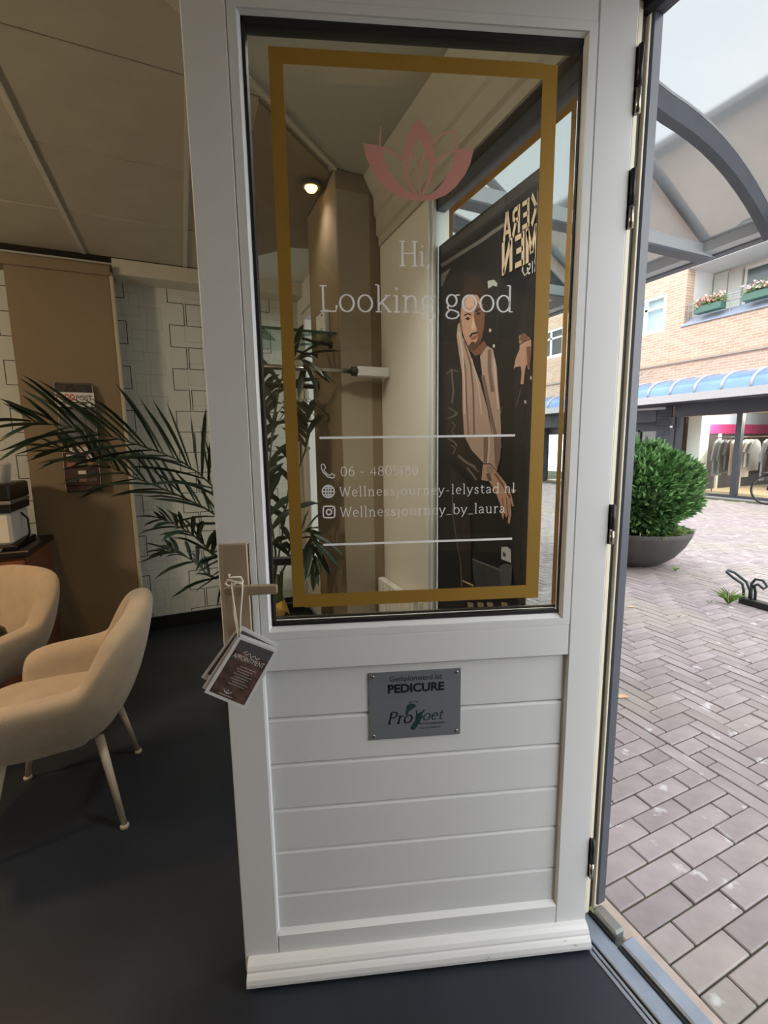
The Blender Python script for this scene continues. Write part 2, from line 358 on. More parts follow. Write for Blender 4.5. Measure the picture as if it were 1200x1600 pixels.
obj('pier', MB().box((FX0, -1.35, 0), (FX1, -0.99, ZC+0.1)), 'plaster_cream', wf)
obj('window_breast', MB().box((FX0, -2.55, 0), (FX1, -1.35, 0.35)), 'plaster_cream', wf)
obj('lintel', MB().box((FX0, -2.55, 2.05), (FX1, -1.35, ZC+0.1)), 'plaster_cream', wf)
obj('pier', MB().box((FX0, YR, 0), (FX1, -2.55, ZC+0.1)), 'plaster_cream', wf)
obj('upper_facade', MB().box((0.0, -8, ZC+0.1), (FX1, 16, 7.5)), mat('brick_near', (160, 120, 96), 0.85, var=0.15, scale=30), wf)
obj('upper_facade', MB().box((0.0, YB+0.2, -0.1), (FX1, 16, ZC+0.1)), 'brick_near', wf)
obj('upper_facade', MB().box((0.0, -8, -0.1), (FX1, YR-0.2, ZC+0.1)), 'brick_near', wf)
tr = obj('trim_1', MB().prism([(-0.02, 2.300), (-0.030, 2.300), (-0.030, 2.335), (-0.042, 2.345), (-0.042, 2.42), (-0.052, 2.43), (-0.052, 2.50), (-0.075, 2.54), (-0.10, 2.584), (-0.02, 2.584)], 1, -1.0, 1.314), mat('cornice_paint', (176, 172, 156), 0.7), kind='structure', label='stepped cream cornice above the poster window')
tr.data.transform(Matrix.Identity(4))

# shop window beside the door
w1 = empty('window_1', (0.03, 0.5, 0.42), kind='structure', label='tall shop window with a gold border beside the open door')
WZ0, WZ1, WY0, WY1 = 0.42, 2.300, 0.10, 0.868
def wframe(parent, y0, y1, z0, z1, wd, m_in, m_out):
    for nm, lo, hi in (('window_stile', (y0, z0), (y0+wd, z1)), ('window_stile', (y1-wd, z0), (y1, z1)), ('window_rail', (y0+wd, z1-wd), (y1-wd, z1)), ('window_rail', (y0+wd, z0), (y1-wd, z0+wd))):
        obj(nm, MB().chbox((0.0, lo[0], lo[1]), (0.06, hi[0], hi[1]), 0.003), m_in, parent)
        obj(nm, MB().chbox((0.062, lo[0], lo[1]), (FX1+0.004, hi[0], hi[1]), 0.003), m_out, parent)
for nm, lo, hi, m_ in (('window_stile', (WY0, WZ0), (WY0+0.035, WZ1), 'frame_grey'), ('window_stile', (WY1-0.012, WZ0), (WY1+0.03, WZ1), 'white_trim'), ('window_rail', (WY0+0.035, WZ1-0.042), (WY1-0.012, WZ1), 'frame_grey'), ('window_rail', (WY0+0.035, WZ0), (WY1-0.012, WZ0+0.035), 'frame_grey')):
    obj(nm, MB().chbox((0.012, lo[0], lo[1]), (0.052, hi[0], hi[1]), 0.003), m_, w1)
obj('outer_rail', MB().chbox((0.055, WY0, WZ1), (0.117, WY1+0.03, WZ1+0.045), 0.003), 'frame_grey', w1)
obj('white_bead', MB().chbox((-0.026, 0.850, WZ0), (0.010, 0.870, WZ1), 0.003), 'white_trim', w1)
obj('white_bead', MB().chbox((-0.012, 0.838, WZ0), (0.004, 0.850, WZ1), 0.003), 'white_trim', w1)
pane = obj('pane', MB().box((0.030, WY0+0.034, WZ0+0.034), (0.036, WY1-0.011, WZ1-0.034)), 'glass_window', w1)
mat('gold_vinyl', (158, 122, 50), 0.38, metal=0.25, var=0.05, scale=4)
mat('gold_vinyl_out', (176, 126, 60), 0.5, var=0.04, scale=4)
GX = 0.0375
def strip(y0, y1, z0, z1): return MB().box((GX-0.0005, y0, z0), (GX+0.0005, y1, z1))
gr0, gr1, gt0, gt1 = on(0, GX, 897, 266).y, on(0, GX, 889.6, 266).y, on(0, GX, 848.5, 212).z, on(0, GX, 848.5, 196.8).z
gl0, gl1 = on(0, GX, 707.7, 344).y, on(0, GX, 702, 344).y
for a in ((gr0, gr1, 0.50, gt1), (gl0, gl1, 0.50, gt1), (gr1, gl0, gt0, gt1), (gr1, gl0, 0.50, 0.54)):
    obj('gold_border_strip', strip(*a), 'gold_vinyl_out', pane)

# unseen shop window behind the viewer, added to light the door face
w2 = empty('fill_window_2', (0.06, -1.95, 0.35), kind='structure', label='unseen shop window added behind the entrance as daylight fill')
wframe(w2, -2.55, -1.35, 0.35, 2.05, 0.05, 'white_trim', 'frame_grey')
obj('pane', MB().box((0.058, -2.50, 0.40), (0.064, -1.40, 2.00)), 'glass_window', w2)

w3 = empty('window_3', (0.06, 2.3, 0.30), kind='structure', label='white framed window beyond the brown column')
wframe(w3, 1.86, 2.90, 0.30, 2.40, 0.05, 'white_trim', 'frame_grey')
obj('pane', MB().box((0.058, 1.91, 0.35), (0.064, 2.85, 2.35)), 'glass_window', w3)

# door frame and threshold
df = empty('trim_2', (0.03, 0.05, 0), kind='structure', label='dark grey metal door frame on the hinge side')
obj('jamb_core', MB().box((-0.018, 0.062, 0.02), (0.078, 0.10, 2.34)), 'cream_paint', df)
obj('rebate_strip', MB().chbox((0.040, 0.036, 0.02), (0.058, 0.062, 2.335), 0.003), 'cream_paint', df)
obj('weather_seal', MB().chbox((0.060, 0.044, 0.02), (0.076, 0.064, 2.335), 0.004), 'rubber', df)
obj('rebate_strip', MB().chbox((0.0765, 0.036, 0.02), (0.083, 0.098, 2.335), 0.001), 'cream_paint', df)
obj('outer_profile', MB().chbox((0.084, 0.032, 0.03), (0.118, 0.10, 2.335), 0.004), 'frame_grey', df)
obj('head_seal', MB().box((0.055, -0.95, 2.315), (0.078, 0.045, 2.34)), 'rubber', df)
obj('head_profile', MB().chbox((0.080, -0.95, 2.322), (0.118, 0.034, 2.40), 0.004), 'frame_grey', df)
obj('latch_jamb', MB().box((-0.018, -0.99, 0.02), (0.116, -0.95, 2.34)), 'frame_grey', df)
th = empty('trim_3', (0.05, -0.45, 0), kind='structure', label='worn grey metal threshold under the open door')
Y0t, Y1t = -0.99, 0.14
obj('inner_lip', MB().chbox((-0.016, Y0t, -0.05), (-0.006, Y1t, 0.004), 0.002), 'steel_sill', th)
obj('inner_lip', MB().chbox((-0.004, Y0t, -0.05), (0.003, Y1t, 0.008), 0.002), 'steel_sill', th)
obj('groove_seal', MB().box((0.003, Y0t, -0.05), (0.009, Y1t, 0.004)), 'rubber', th)
obj('sill_plate', MB().chbox((0.009, Y0t, -0.05), (0.058, Y1t, 0.012), 0.003), 'steel_sill', th)
obj('groove_seal', MB().box((0.056, Y0t, -0.05), (0.066, -0.062, 0.016)), 'rubber', th)
obj('outer_bar', MB().chbox((0.066, Y0t, -0.05), (0.112, -0.062, 0.026), 0.005), 'steel_sill', th)
obj('end_block', MB().chbox((0.066, -0.045, -0.05), (0.104, 0.034, 0.032), 0.006), 'steel_worn', th)
obj('groove_seal', MB().box((0.057, -0.045, -0.05), (0.065, 0.04, 0.020)), 'rubber', th)

# ================================================================== the street
PZ = -0.02
mat('joint_sand', (44, 42, 40), 0.95, rgb2=(92, 100, 60), scale=1.6)
pav = empty('pavement', (3, 1, PZ), kind='structure', label='mauve clinker paving laid in courses and herringbone')
obj('paving_bed', MB().box((FX1, -9, -0.2), (16, 30, PZ-0.008)), 'joint_sand', pav)
obj('edge_strip', MB().chbox((FX1+0.001, -2.2, -0.12), (0.168, 3.6, PZ+0.001), 0.003), 'concrete_pink', pav)
def clinker():
    m = mat('clinker', (160, 150, 152), 0.75, rgb2=(138, 128, 131), scale=9, bump=0.25, bscale=70, coord='Object', island=0.14)
    t = m.node_tree; b = t.nodes['Principled BSDF']; src = b.inputs['Base Color'].links[0].from_socket
    g = t.nodes.new('ShaderNodeNewGeometry')
    def layer(src, scale, lo, hi, col, amt):
        n = t.nodes.new('ShaderNodeTexNoise'); n.inputs['Scale'].default_value = scale; n.inputs['Detail'].default_value = 7
        t.links.new(g.outputs['Position'], n.inputs['Vector'])
        r = t.nodes.new('ShaderNodeMapRange'); r.inputs['From Min'].default_value = lo; r.inputs['From Max'].default_value = hi; r.inputs['To Max'].default_value = amt
        t.links.new(n.outputs['Fac'], r.inputs['Value'])
        mx = t.nodes.new('ShaderNodeMix'); mx.data_type = 'RGBA'; mx.inputs['B'].default_value = lin(col)
        t.links.new(r.outputs[0], mx.inputs['Factor']); t.links.new(src, mx.inputs['A']); return mx.outputs['Result']
    src = layer(src, 11, 0.64, 0.72, (205, 206, 210), 0.75)       # lime bloom
    src = layer(src, 0.9, 0.45, 0.62, (150, 154, 126), 0.28)        # greenish growth
    t.links.new(src, b.inputs['Base Color'])
clinker()
BL, BW, GAP = 0.2292, 0.0764, 0.0045
def brick_box(lx, ly): return MB().chbox((GAP/2, GAP/2, -0.05), (lx-GAP/2, ly-GAP/2, 0.0), 0.0035)
brick_x = brick_box(BL, BW).mesh('brick'); brick_y = brick_box(BW, BL).mesh('brick')
half_x = brick_box(BL/2, BW).mesh('brick')
for me in (brick_x, brick_y, half_x): me.materials.append(MATS['clinker'])
bricks = []                                   # (mesh, x, y)
yk = 0.098-BW*40; X0c, X1c = 0.170, 0.170+3.5*BL
for r in range(96):
    y = yk+r*BW; x = X0c
    if r % 2: bricks.append((half_x, x, y)); x += BL/2
    while x < X1c-BL*0.6: bricks.append((brick_x, x, y)); x += BL
    if x < X1c-0.01: bricks.append((half_x, x, y))
# border row of stretchers along the courses, then herringbone
r = 0; y = yk
while y < 4.3:
    bricks.append((brick_y, X1c, y)); y += BL
X2 = X1c+BW; n = 3
part_x = {1: brick_box(BW, BW).mesh('brick'), 2: brick_box(2*BW, BW).mesh('brick')}
for me in part_x.values(): me.materials.append(MATS['clinker'])
SIZE = {brick_x.name: (BL, BW), brick_y.name: (BW, BL), half_x.name: (BL/2, BW), part_x[1].name: (BW, BW), part_x[2].name: (2*BW, BW)}
for j in range(-40, 150):
    for i in (-1, -2):
        if (i-j) % (2*n) == 0: bricks.append((part_x[n+i], X2, j*BW))
for i in range(0, 124):
    for j in range(-40, 150):
        x, y = X2+i*BW, j*BW
        if x > 11.0: continue
        k = (i-j) % (2*n)
        if k == 0: bricks.append((brick_x, x, y))
        elif k == 2*n-1: bricks.append((brick_y, x, y))
rank = []
for i, (me, x, y) in enumerate(bricks):
    p = project((x+0.06, y+0.06, PZ)); s = -1
    if p and 915 < p[0] < 1205 and 600 < p[1] < 1610 and p[0] > 1000-0.05*p[1]: s = 1/p[2]
    rank.append((s, i))
top = set(i for s, i in sorted(rank, reverse=True)[:300] if s > 0)
rest = MB()
for i, (me, x, y) in enumerate(bricks):
    jz = random.uniform(-0.002, 0.002)
    if i in top:
        o = bpy.data.objects.new('brick', me); o.location = (x, y, PZ+jz); link(o, pav)
    else:
        lx, ly = SIZE[me.name]
        x0, x1, y0, y1, g = x+GAP/2, x+lx-GAP/2, y+GAP/2, y+ly-GAP/2, 0.004; z = PZ+jz
        rest.add([(x0,y0,z-0.03),(x1,y0,z-0.03),(x1,y1,z-0.03),(x0,y1,z-0.03),(x0,y0,z-g),(x1,y0,z-g),(x1,y1,z-g),(x0,y1,z-g),(x0+g,y0+g,z),(x1-g,y0+g,z),(x1-g,y1-g,z),(x0+g,y1-g,z)],
                 [(0,1,5,4),(1,2,6,5),(2,3,7,6),(3,0,4,7),(4,5,9,8),(5,6,10,9),(6,7,11,10),(7,4,8,11),(8,9,10,11)])
me = bpy.data.meshes.new('bricks'); me.from_pydata(rest.v, [], rest.f); me.update(); me.materials.append(MATS['clinker'])
o = bpy.data.objects.new('brick_field', me); link(o, pav); o['kind'] = 'stuff'
# ================================================================== the open door (local axes: x along the leaf from the hinge, y towards the street face, z up)
door = empty('door_1', (0, 0, 0), DOOR_ANG, label='white half-glazed wooden entrance door standing open with gold border and lettering', cat='door', kind='structure')
def dpart(name, mb, m, parent=door, **k): return obj(name, mb, m, parent, world=False, **k)
mat('metal_bronze', (178, 160, 136), 0.34, metal=0.45, var=0.05, scale=6)
mat('metal_nickel', (176, 170, 160), 0.25, metal=0.95)
mat('metal_dark', (60, 60, 62), 0.4, metal=0.8)
mat('vinyl_white', (236, 236, 236), 0.5); mat('vinyl_rose', (186, 130, 118), 0.5)
DT, T = 2.335, -0.055
dpart('stile', MB().chbox((0.0, T, 0.016), (0.0875, 0, DT), 0.003), 'white_paint')
dpart('stile', MB().chbox((0.8425, T, 0.016), (0.93, 0, DT), 0.003), 'white_paint')
dpart('top_rail', MB().chbox((0.0885, T, 2.245), (0.8415, 0, DT), 0.002), 'white_paint')
dpart('lock_rail', MB().chbox((0.0885, T, 0.852), (0.8415, 0, 0.931), 0.002), 'white_paint')
dpart('bottom_rail', MB().prism([(T, 0.016), (0, 0.016), (0, 0.116), (-0.012, 0.126), (T, 0.126)], 0, 0.0885, 0.8415), 'white_paint')
# glazing beads: a flat bar and an inner slope to the gasket
def bead(name, u0, u1, z0, z1, side):
    m = MB(); w1, w2 = 0.018, 0.006
    if side in 'LR':
        a, b, c = (u1, u1-w1, u1-w1-w2) if side == 'L' else (u0, u0+w1, u0+w1+w2)
        m.prism([(a, T), (a, 0.0), (b, 0.0), (b, -0.004), (c, -0.013), (c, T)] if side == 'L' else [(a-0.001, T), (a, 0.0), (b, 0.0), (b, -0.004), (c, -0.013), (0.098, -0.046), (0.095, T)], 2, z0, z1)
        return m
    a, b, c = (z1, z1-w1, z1-w1-w2) if side == 'T' else (z0, z0+w1, z0+w1+w2+0.004)
    m.prism([(T, a), (0.0, a), (0.0, b), (-0.004, b), (-0.013, c), (T, c)], 0, u0, u1)
    return m
dpart('glazing_bead', bead('b', 0.8, 0.8418, 0.932, 2.245, 'L'), 'white_paint')
dpart('glazing_bead', bead('b', 0.0882, 0.12, 0.932, 2.245, 'R'), 'white_paint')
dpart('glazing_bead', bead('b', 0.106, 0.824, 2.2, 2.2448, 'T'), 'white_paint')
dpart('glazing_bead', bead('b', 0.106, 0.824, 0.9315, 0.96, 'B'), 'white_paint')
G0, G1, H0, H1 = 0.112, 0.8175, 0.961, 2.221
dpart('gasket', MB().box((G0, -0.0165, H0), (G1, -0.011, H0+0.007)), 'rubber')
dpart('spacer_channel', MB().box((G0, -0.040, H0), (G1, -0.023, H0+0.002)), 'metal_dark')
dpart('gasket', MB().prism([(0.1125, -0.0125), (0.1145, -0.0125), (0.1015, -0.048), (0.0985, -0.048)], 2, H0, H1), 'rubber')
for lo, hi in (((G1-0.006, H0), (G1, H1)), ((G0, H1-0.012), (G1, H1))):
    dpart('gasket', MB().box((lo[0], -0.040, lo[1]), (hi[0], -0.011, hi[1])), 'rubber')
dpart('spacer_bar', MB().box((G0, -0.036, H0+0.008), (G1, -0.030, H0+0.014)), 'metal_nickel')
gp = dpart('glass_pane', MB().box((0.108, -0.022, H0), (G1, -0.016, H1)), 'glass_clear')
dpart('glass_pane', MB().box((0.102, -0.042, H0), (G1, -0.037, H1)), 'glass_clear')
GE = -0.0155                                   # printed film sits on the street side of the pane
def film(name, mb, m, label=None): return dpart(name, mb, m, gp, label=label)
def fq(u0, u1, z0, z1): return MB().box((u0, GE-0.0002, z0), (u1, GE+0.0002, z1))
for a in ((0.7395, 0.7675, 1.004, 2.174), (0.165, 0.1975, 1.000, 2.172), (0.1975, 0.7395, 2.144, 2.174), (0.1975, 0.7395, 1.002, 1.034)):
    film('gold_border_strip', fq(*a), 'gold_vinyl', 'gold film strip')
film('rule_line', fq(0.236, 0.692, 1.3975, 1.4025), 'vinyl_white'); film('rule_line', fq(0.236, 0.692, 1.1500, 1.1550), 'vinyl_white')
def DP(x, y, e=GE+0.0003):
    a, b = on_door(x, y, e); return (a, e, b)
# lotus emblem, traced at its real size on the film
def lz(x, y): return 560+x*190/1200, 180+y*140/884
lot = MB()
def ring(outer, inner):
    n = len(outer); lot.add([DP(*lz(*p)) for p in outer+inner], [(i, i+1, n+i+1, n+i) for i in range(n-1)])
def petal(pts, wd=9):
    P = [lz(*p) for p in pts]; vs = []
    for i, p in enumerate(P):
        a = P[max(0, i-1)]; b = P[min(len(P)-1, i+1)]; dx, dy = b[0]-a[0], b[1]-a[1]; L = math.hypot(dx, dy) or 1; h = wd*0.158/2
        vs += [DP(p[0]-dy/L*h, p[1]+dx/L*h), DP(p[0]+dy/L*h, p[1]-dx/L*h)]
    lot.add(vs, [(2*i, 2*i+1, 2*i+3, 2*i+2) for i in range(len(P)-1)])
ring([(595,30),(520,120),(465,250),(440,400),(448,520),(470,630),(520,740),(585,800)], [(595,225),(560,280),(520,370),(495,450),(490,540),(505,630),(545,725),(590,790)])
ring([(595,30),(660,110),(715,220),(742,330),(752,430),(745,540),(710,660),(640,795)], [(595,225),(635,300),(670,380),(692,450),(696,540),(685,620),(660,700),(615,790)])
ring([(45,275),(70,390),(120,520),(200,650),(310,750),(440,820),(560,845),(615,846)], [(215,300),(240,330),(255,430),(290,530),(360,640),(440,715),(520,765),(615,800)])
ring([(1140,320),(1105,480),(1050,590),(960,710),(860,790),(760,830),(680,845),(615,846)], [(960,340),(950,390),(935,450),(905,540),(850,640),(780,730),(700,785),(615,800)])
petal([(225,315),(300,340),(370,385),(435,440)], 22); petal([(960,345),(880,370),(800,425),(745,465)], 22)
petal([(215,300),(216,200),(222,110)], 14); petal([(735,275),(790,215),(870,165),(960,150),(970,230),(975,330)], 20)
petal([(525,360),(570,450),(595,530)], 18); petal([(670,360),(625,440),(595,530),(604,650),(608,790)], 18)
film('lotus_emblem', lot, 'vinyl_rose', 'rose lotus flower emblem')
def words(name, body, xl, xr, yb, thin=0.032, thick=0.062, space=0.0, m='vinyl_white', up=1.0):
    (ul, z0), (ur, z1) = on_door(xl, yb, GE), on_door(xr, yb, GE)
    mb = MB(); serif_text(mb, body, lambda x, y: (ul-x, GE+0.0003, z0+y*up), ul-ur, thin, thick, 0, space); film(name, mb, m)
words('lettering', 'Looking', 498, 682, 486, 0.034, 0.062)
words('lettering', 'good', 694, 803, 486, 0.034, 0.062)
words('lettering', 'H', 622, 655, 415, 0.034, 0.062); words('lettering', 'i,', 654, 674, 415, 0.034, 0.062)
words('lettering', '06 - 4805180', 532, 655, 744, 0.036, 0.058, 0.05)
words('lettering', 'Wellnessjourney-lelystad.nl', 531, 806, 776, 0.038, 0.06, 0.07)
words('lettering', 'Wellnessjourney_by_laura', 532, 790, 808, 0.038, 0.06, 0.05)
ic = MB()
def icon(cx, cy, pts, wd, closed=False):
    if closed: pts = pts+[pts[0]]
    P = [(cx+p[0], cy+p[1]) for p in pts]; vs = []
    N = len(P)
    for i, p in enumerate(P):
        a = P[i-1] if i else (P[-2] if closed else p); b = P[i+1] if i < N-1 else (P[1] if closed else p)
        dx, dy = b[0]-a[0], b[1]-a[1]; L = math.hypot(dx, dy) or 1; h = wd/2
        vs += [DP(p[0]-dy/L*h, p[1]+dx/L*h), DP(p[0]+dy/L*h, p[1]-dx/L*h)]
    ic.add(vs, [(2*i, 2*i+1, 2*i+3, 2*i+2) for i in range(N-1)])
cir = lambda r, n=20, rx=None: [((rx or r)*math.cos(6.28319*k/n), r*math.sin(6.28319*k/n)) for k in range(n)]
icon(512, 736, [(-10,-10),(-6,-11),(-3,-5),(-6,-2),(-2,4),(3,7),(6,4),(11,7),(10,10),(7,11),(0,9),(-7,2),(-10,-5)], 1.6, True)
icon(513, 768, cir(9.5), 2.0, True); icon(513, 768, cir(9.5, 20, 4), 1.8, True); icon(513, 768, [(-9,0),(9,0)], 1.8); icon(513, 768, [(0,-9),(0,9)], 1.8); icon(513, 768, [(-8,-5),(8,-5)], 1.6); icon(513, 768, [(-8,5),(8,5)], 1.6)
icon(514, 800, [(-9,-5),(-8,-8),(-5,-9),(5,-9),(8,-8),(9,-5),(9,5),(8,8),(5,9),(-5,9),(-8,8),(-9,5)], 2.2, True); icon(514, 800, cir(4), 2.2, True); icon(514, 800, [(4.4,-5.5),(6.2,-5.5)], 1.6)
film('contact_icons', ic, 'vinyl_white')
# boards of the lower panel, lapped with rounded upper edges
zb = [0.122, 0.2285, 0.3570, 0.4765, 0.6015, 0.7260, 0.8525]
for k in range(6):
    z0, z1 = zb[k], zb[k+1]
    dpart('board', MB().prism([(-0.040, z0), (-0.0125, z0), (-0.0125, z1-0.0125), (-0.0140, z1-0.0085), (-0.0180, z1-0.0055), (-0.0270, z1-0.0020), (-0.040, z1-0.0015)], 0, 0.0865, 0.8435), 'white_paint')
dpart('panel_lip', MB().prism([(0.8425, -0.0128), (0.8425, -0.0015), (0.8395, -0.0128)], 2, 0.122, 0.852), 'white_paint')
# weather board at the foot
dr = [(0.0, 0.064), (0.010, 0.062), (0.019, 0.056), (0.024, 0.048), (0.025, 0.043), (0.029, 0.040), (0.035, 0.033), (0.038, 0.022), (0.038, 0.014), (0.034, 0.010), (0.0, 0.010)]
dpart('weather_board', MB().prism(dr, 0, 0.001, 0.921), 'white_paint')
chip = MB()
mat('bare_wood', (96, 82, 70), 0.8)
for u, z, s in ((0.072, 0.0385, 0.011), (0.048, 0.0305, 0.010), (0.290, 0.026, 0.007), (0.296, 0.022, 0.005)):
    e = 0.0295 if z > 0.035 else (0.0368 if z > 0.028 else 0.0387)
    chip.add([(u+s, e, z+0.003), (u+s*0.3, e+0.0006, z+0.0012), (u-s, e+0.0012, z-0.003), (u-s*0.2, e+0.0004, z+0.001)], [(0, 1, 2, 3)])
dpart('paint_chip', chip, 'bare_wood')
# hinges on the jamb edge
for z0, z1 in ((2.075, 2.205), (1.848, 1.968), (1.135, 1.232), (0.200, 0.318)):
    h = dpart('hinge', MB().box((-0.0035, -0.030, z0), (0.0, 0.001, z1)), 'metal_dark')
    zm = (z0+z1)/2
    dpart('knuckle', MB().tube([(-0.006, 0.004, zm-0.012), (-0.006, 0.004, z1)], 0.006, 10), 'metal_dark', h, smooth=True)
    dpart('knuckle', MB().tube([(-0.006, 0.004, z0), (-0.006, 0.004, zm-0.016)], 0.006, 10), 'metal_nickel', h, smooth=True)
# handle plate and lever
pl = dpart('handle_plate', MB().chbox((0.860, 0.0, 0.925), (0.918, 0.011, 1.167), 0.003), 'metal_bronze')
dpart('plate_edge', MB().chbox((0.8555, 0.0, 0.928), (0.860, 0.009, 1.166), 0.001), 'metal_nickel', pl)
lv = dpart('lever', MB().tube([(0.893, 0.010, 1.072), (0.893, 0.050, 1.072)], 0.0105, 14), 'metal_nickel', pl, smooth=True, label='brushed lever handle')
lev = MB(); secs = []
for u, h in ((0.906, 0.0075), (0.900, 0.0105), (0.885, 0.0112), (0.84, 0.0110), (0.800, 0.0106), (0.792, 0.0098)):
    for dy, dz in ((0.043, -h), (0.057, -h), (0.058, h), (0.044, h)): secs.append((u, dy, 1.0715+dz))
lev.add(secs, [(0, 1, 2, 3), (20, 23, 22, 21)]+[(i*4+k, i*4+(k+1) % 4, i*4+4+(k+1) % 4, i*4+4+k) for i in range(5) for k in range(4)])
dpart('lever', lev, 'metal_bronze', pl, bevel=0.0025)
lv2 = dpart('inner_lever', MB().chbox((0.772, -0.118, 1.082), (0.90, -0.106, 1.104), 0.004), 'metal_dark')
dpart('inner_spindle', MB().tube([(0.893, -0.107, 1.093), (0.893, -0.054, 1.093)], 0.010, 12), 'metal_dark', lv2, smooth=True)
dpart('cylinder_lock', MB().tube([(0.888, 0.010, 0.962), (0.888, 0.017, 0.962)], 0.009, 14), 'metal_nickel', pl, smooth=True)
# screwed-on metal sign
mat('sign_metal', (112, 116, 122), 0.5, metal=0.1, var=0.04, scale=5, stretch=(1, 1, 30))
mat('sign_ink', (16, 17, 20), 0.5); mat('sign_green', (30, 58, 58), 0.5)
sg = dpart('sign_plate', MB().chbox((0.3605, -0.0118, 0.6485), (0.5925, -0.0095, 0.8280), 0.0006), 'sign_metal', label='grey metal sign reading PEDICURE')
for u, z in ((0.371, 0.818), (0.582, 0.818), (0.371, 0.659), (0.582, 0.659)):
    dpart('screw', MB().lathe([(0.0042, 0), (0.004, 0.0012), (0.0024, 0.002)], 10), 'metal_nickel', sg, smooth=True).matrix_local = Matrix.Translation((u, -0.0096, z)) @ Matrix.Rotation(-math.pi/2, 4, 'X')
def stext(body, ul, z, size, m, bold=0.0, fit=None):
    me, wd = text_mesh('sign_text', body, size, bold, fit)
    me.transform(Matrix(((-1, 0, 0, ul), (0, 0, 1, -0.0092), (0, 1, 0, z), (0, 0, 0, 1)))); dpart('sign_text', me, m, sg)
stext('Gediplomeerd lid', 0.540, 0.803, 0.020, 'sign_ink', 0.0, 0.130)
stext('PEDICURE', 0.545, 0.773, 0.031, 'sign_ink', 0.0012, 0.142)
def simple_words(body, ul, z, width, m, th):
    mb = MB(); serif_text(mb, body, lambda x, y: (ul-x, -0.0092, z+y), width, th*0.6, th, 0.25); dpart('sign_text', mb, m, sg)
simple_words('Pro', 0.549, 0.690, 0.064, 'sign_ink', 0.10); simple_words('Voet', 0.482, 0.694, 0.076, 'sign_green', 0.09)
ft = MB()
def blob(pts): ft.add([(0.5925-a*0.0002955, -0.00935, 0.8280-(b)*0.0003135) for a, b in pts], [tuple(range(len(pts)))])
def sgp(x, y): return (x-193, y-168)
blob([sgp(*p) for p in [(505,500),(512,465),(535,445),(570,445),(592,460),(585,480),(555,495),(530,510),(520,540),(500,540)]])
blob([sgp(*p) for p in [(640,520),(650,560),(630,600),(600,650),(575,675),(548,672),(540,655),(560,625),(585,590),(590,550),(615,530)]])
for x, y, r in ((540, 435, 8), (556, 431, 6), (572, 429, 5), (586, 430, 5), (602, 434, 8)): blob([sgp(x+r*math.cos(k*0.785), y+r*math.sin(k*0.785)) for k in range(8)])
dpart('foot_emblem', ft, 'sign_green', sg)
stext('Brancheorganisatie', 0.466, 0.683, 0.0075, 'sign_ink', 0.0, 0.066); stext('voor de Pedicure', 0.466, 0.671, 0.0075, 'sign_ink', 0.0, 0.055)

# ================================================================== cards hanging from the lever
mat('card_white', (228, 228, 232), 0.6); mat('card_dark', (62, 52, 52), 0.5, rgb2=(120, 92, 82), scale=45); mat('card_grey', (92, 88, 94), 0.5); mat('cord', (222, 214, 198), 0.8)
def dworld(u, e, z): return DU*u+DN*e+Vector((0, 0, z))
def card(corners, e0, e1, label, face=None):
    P = [on_door(x, y, e0) for x, y in corners]; Q = P; th = 0.0012
    loc = dworld(P[0][0], e0, P[0][1])
    es = [e0, e0, e1, e1]
    front = [dworld(p[0], es[i]+th, p[1])-loc for i, p in enumerate(P)]; back = [dworld(p[0], es[i], p[1])-loc for i, p in enumerate(P)]
    root = empty('appointment_card', loc, 0, label, 'card', 'cards on the door handle')
    obj('card_sheet', MB().add(back+front, [(3, 2, 1, 0), (4, 5, 6, 7), (0, 1, 5, 4), (1, 2, 6, 5), (2, 3, 7, 6), (3, 0, 4, 7)]), 'card_white', root, world=False)
    def pt(s, t, k):   # s along the top edge, t down the side
        a = front[0].lerp(front[1], s); b = front[3].lerp(front[2], s); return a.lerp(b, t)+DN*k
    if face: face(root, pt)
def face_main(root, pt):
    def quad(nm, s0, s1, t0, t1, m, k): obj(nm, MB().add([pt(s0, t0, k), pt(s1, t0, k), pt(s1, t1, k), pt(s0, t1, k)], [(0, 1, 2, 3)]), m, root, world=False)
    quad('printed_photo', 0.08, 0.92, 0.045, 0.95, 'card_dark', 0.0003); quad('printed_panel', 0.08, 0.92, 0.045, 0.22, 'card_grey', 0.0005)
    me, wd = text_mesh('card_text', 'APPOINTMENT', 0.012, 0.0, 1.0)
    h = max(v.co.y for v in me.vertices)
    for v in me.vertices: v.co = pt(0.12+v.co.x*0.76, 0.33-v.co.y/h*0.075, 0.0009)
    obj('card_text', me, 'card_white', root, world=False)
    mb = MB(); stroke_poly(mb, [(0.30,0.22),(0.36,0.17),(0.36,0.24),(0.45,0.19),(0.50,0.24),(0.58,0.20),(0.64,0.24),(0.70,0.21)], 0.012, 0.02, lambda x, y: pt(x, y, 0.0009))
    for k in range(8): t = 0.42+k*0.042; stroke_poly(mb, [(0.40-0.06*(k % 2), t), (0.78-0.05*(k % 3), t)], 0.006, 0.006, lambda x, y: pt(x, y, 0.0009))
    stroke_poly(mb, [(0.34,0.83),(0.38,0.86),(0.44,0.875),(0.50,0.86),(0.54,0.83)], 0.012, 0.012, lambda x, y: pt(x, y, 0.0009)); stroke_poly(mb, [(0.44,0.87),(0.41,0.84),(0.44,0.81),(0.47,0.84),(0.44,0.87)], 0.008, 0.01, lambda x, y: pt(x, y, 0.0009))
    stroke_poly(mb, [(0.28,0.91),(0.60,0.91)], 0.008, 0.008, lambda x, y: pt(x, y, 0.0009))
    obj('card_text', mb, 'card_white', root, world=False)
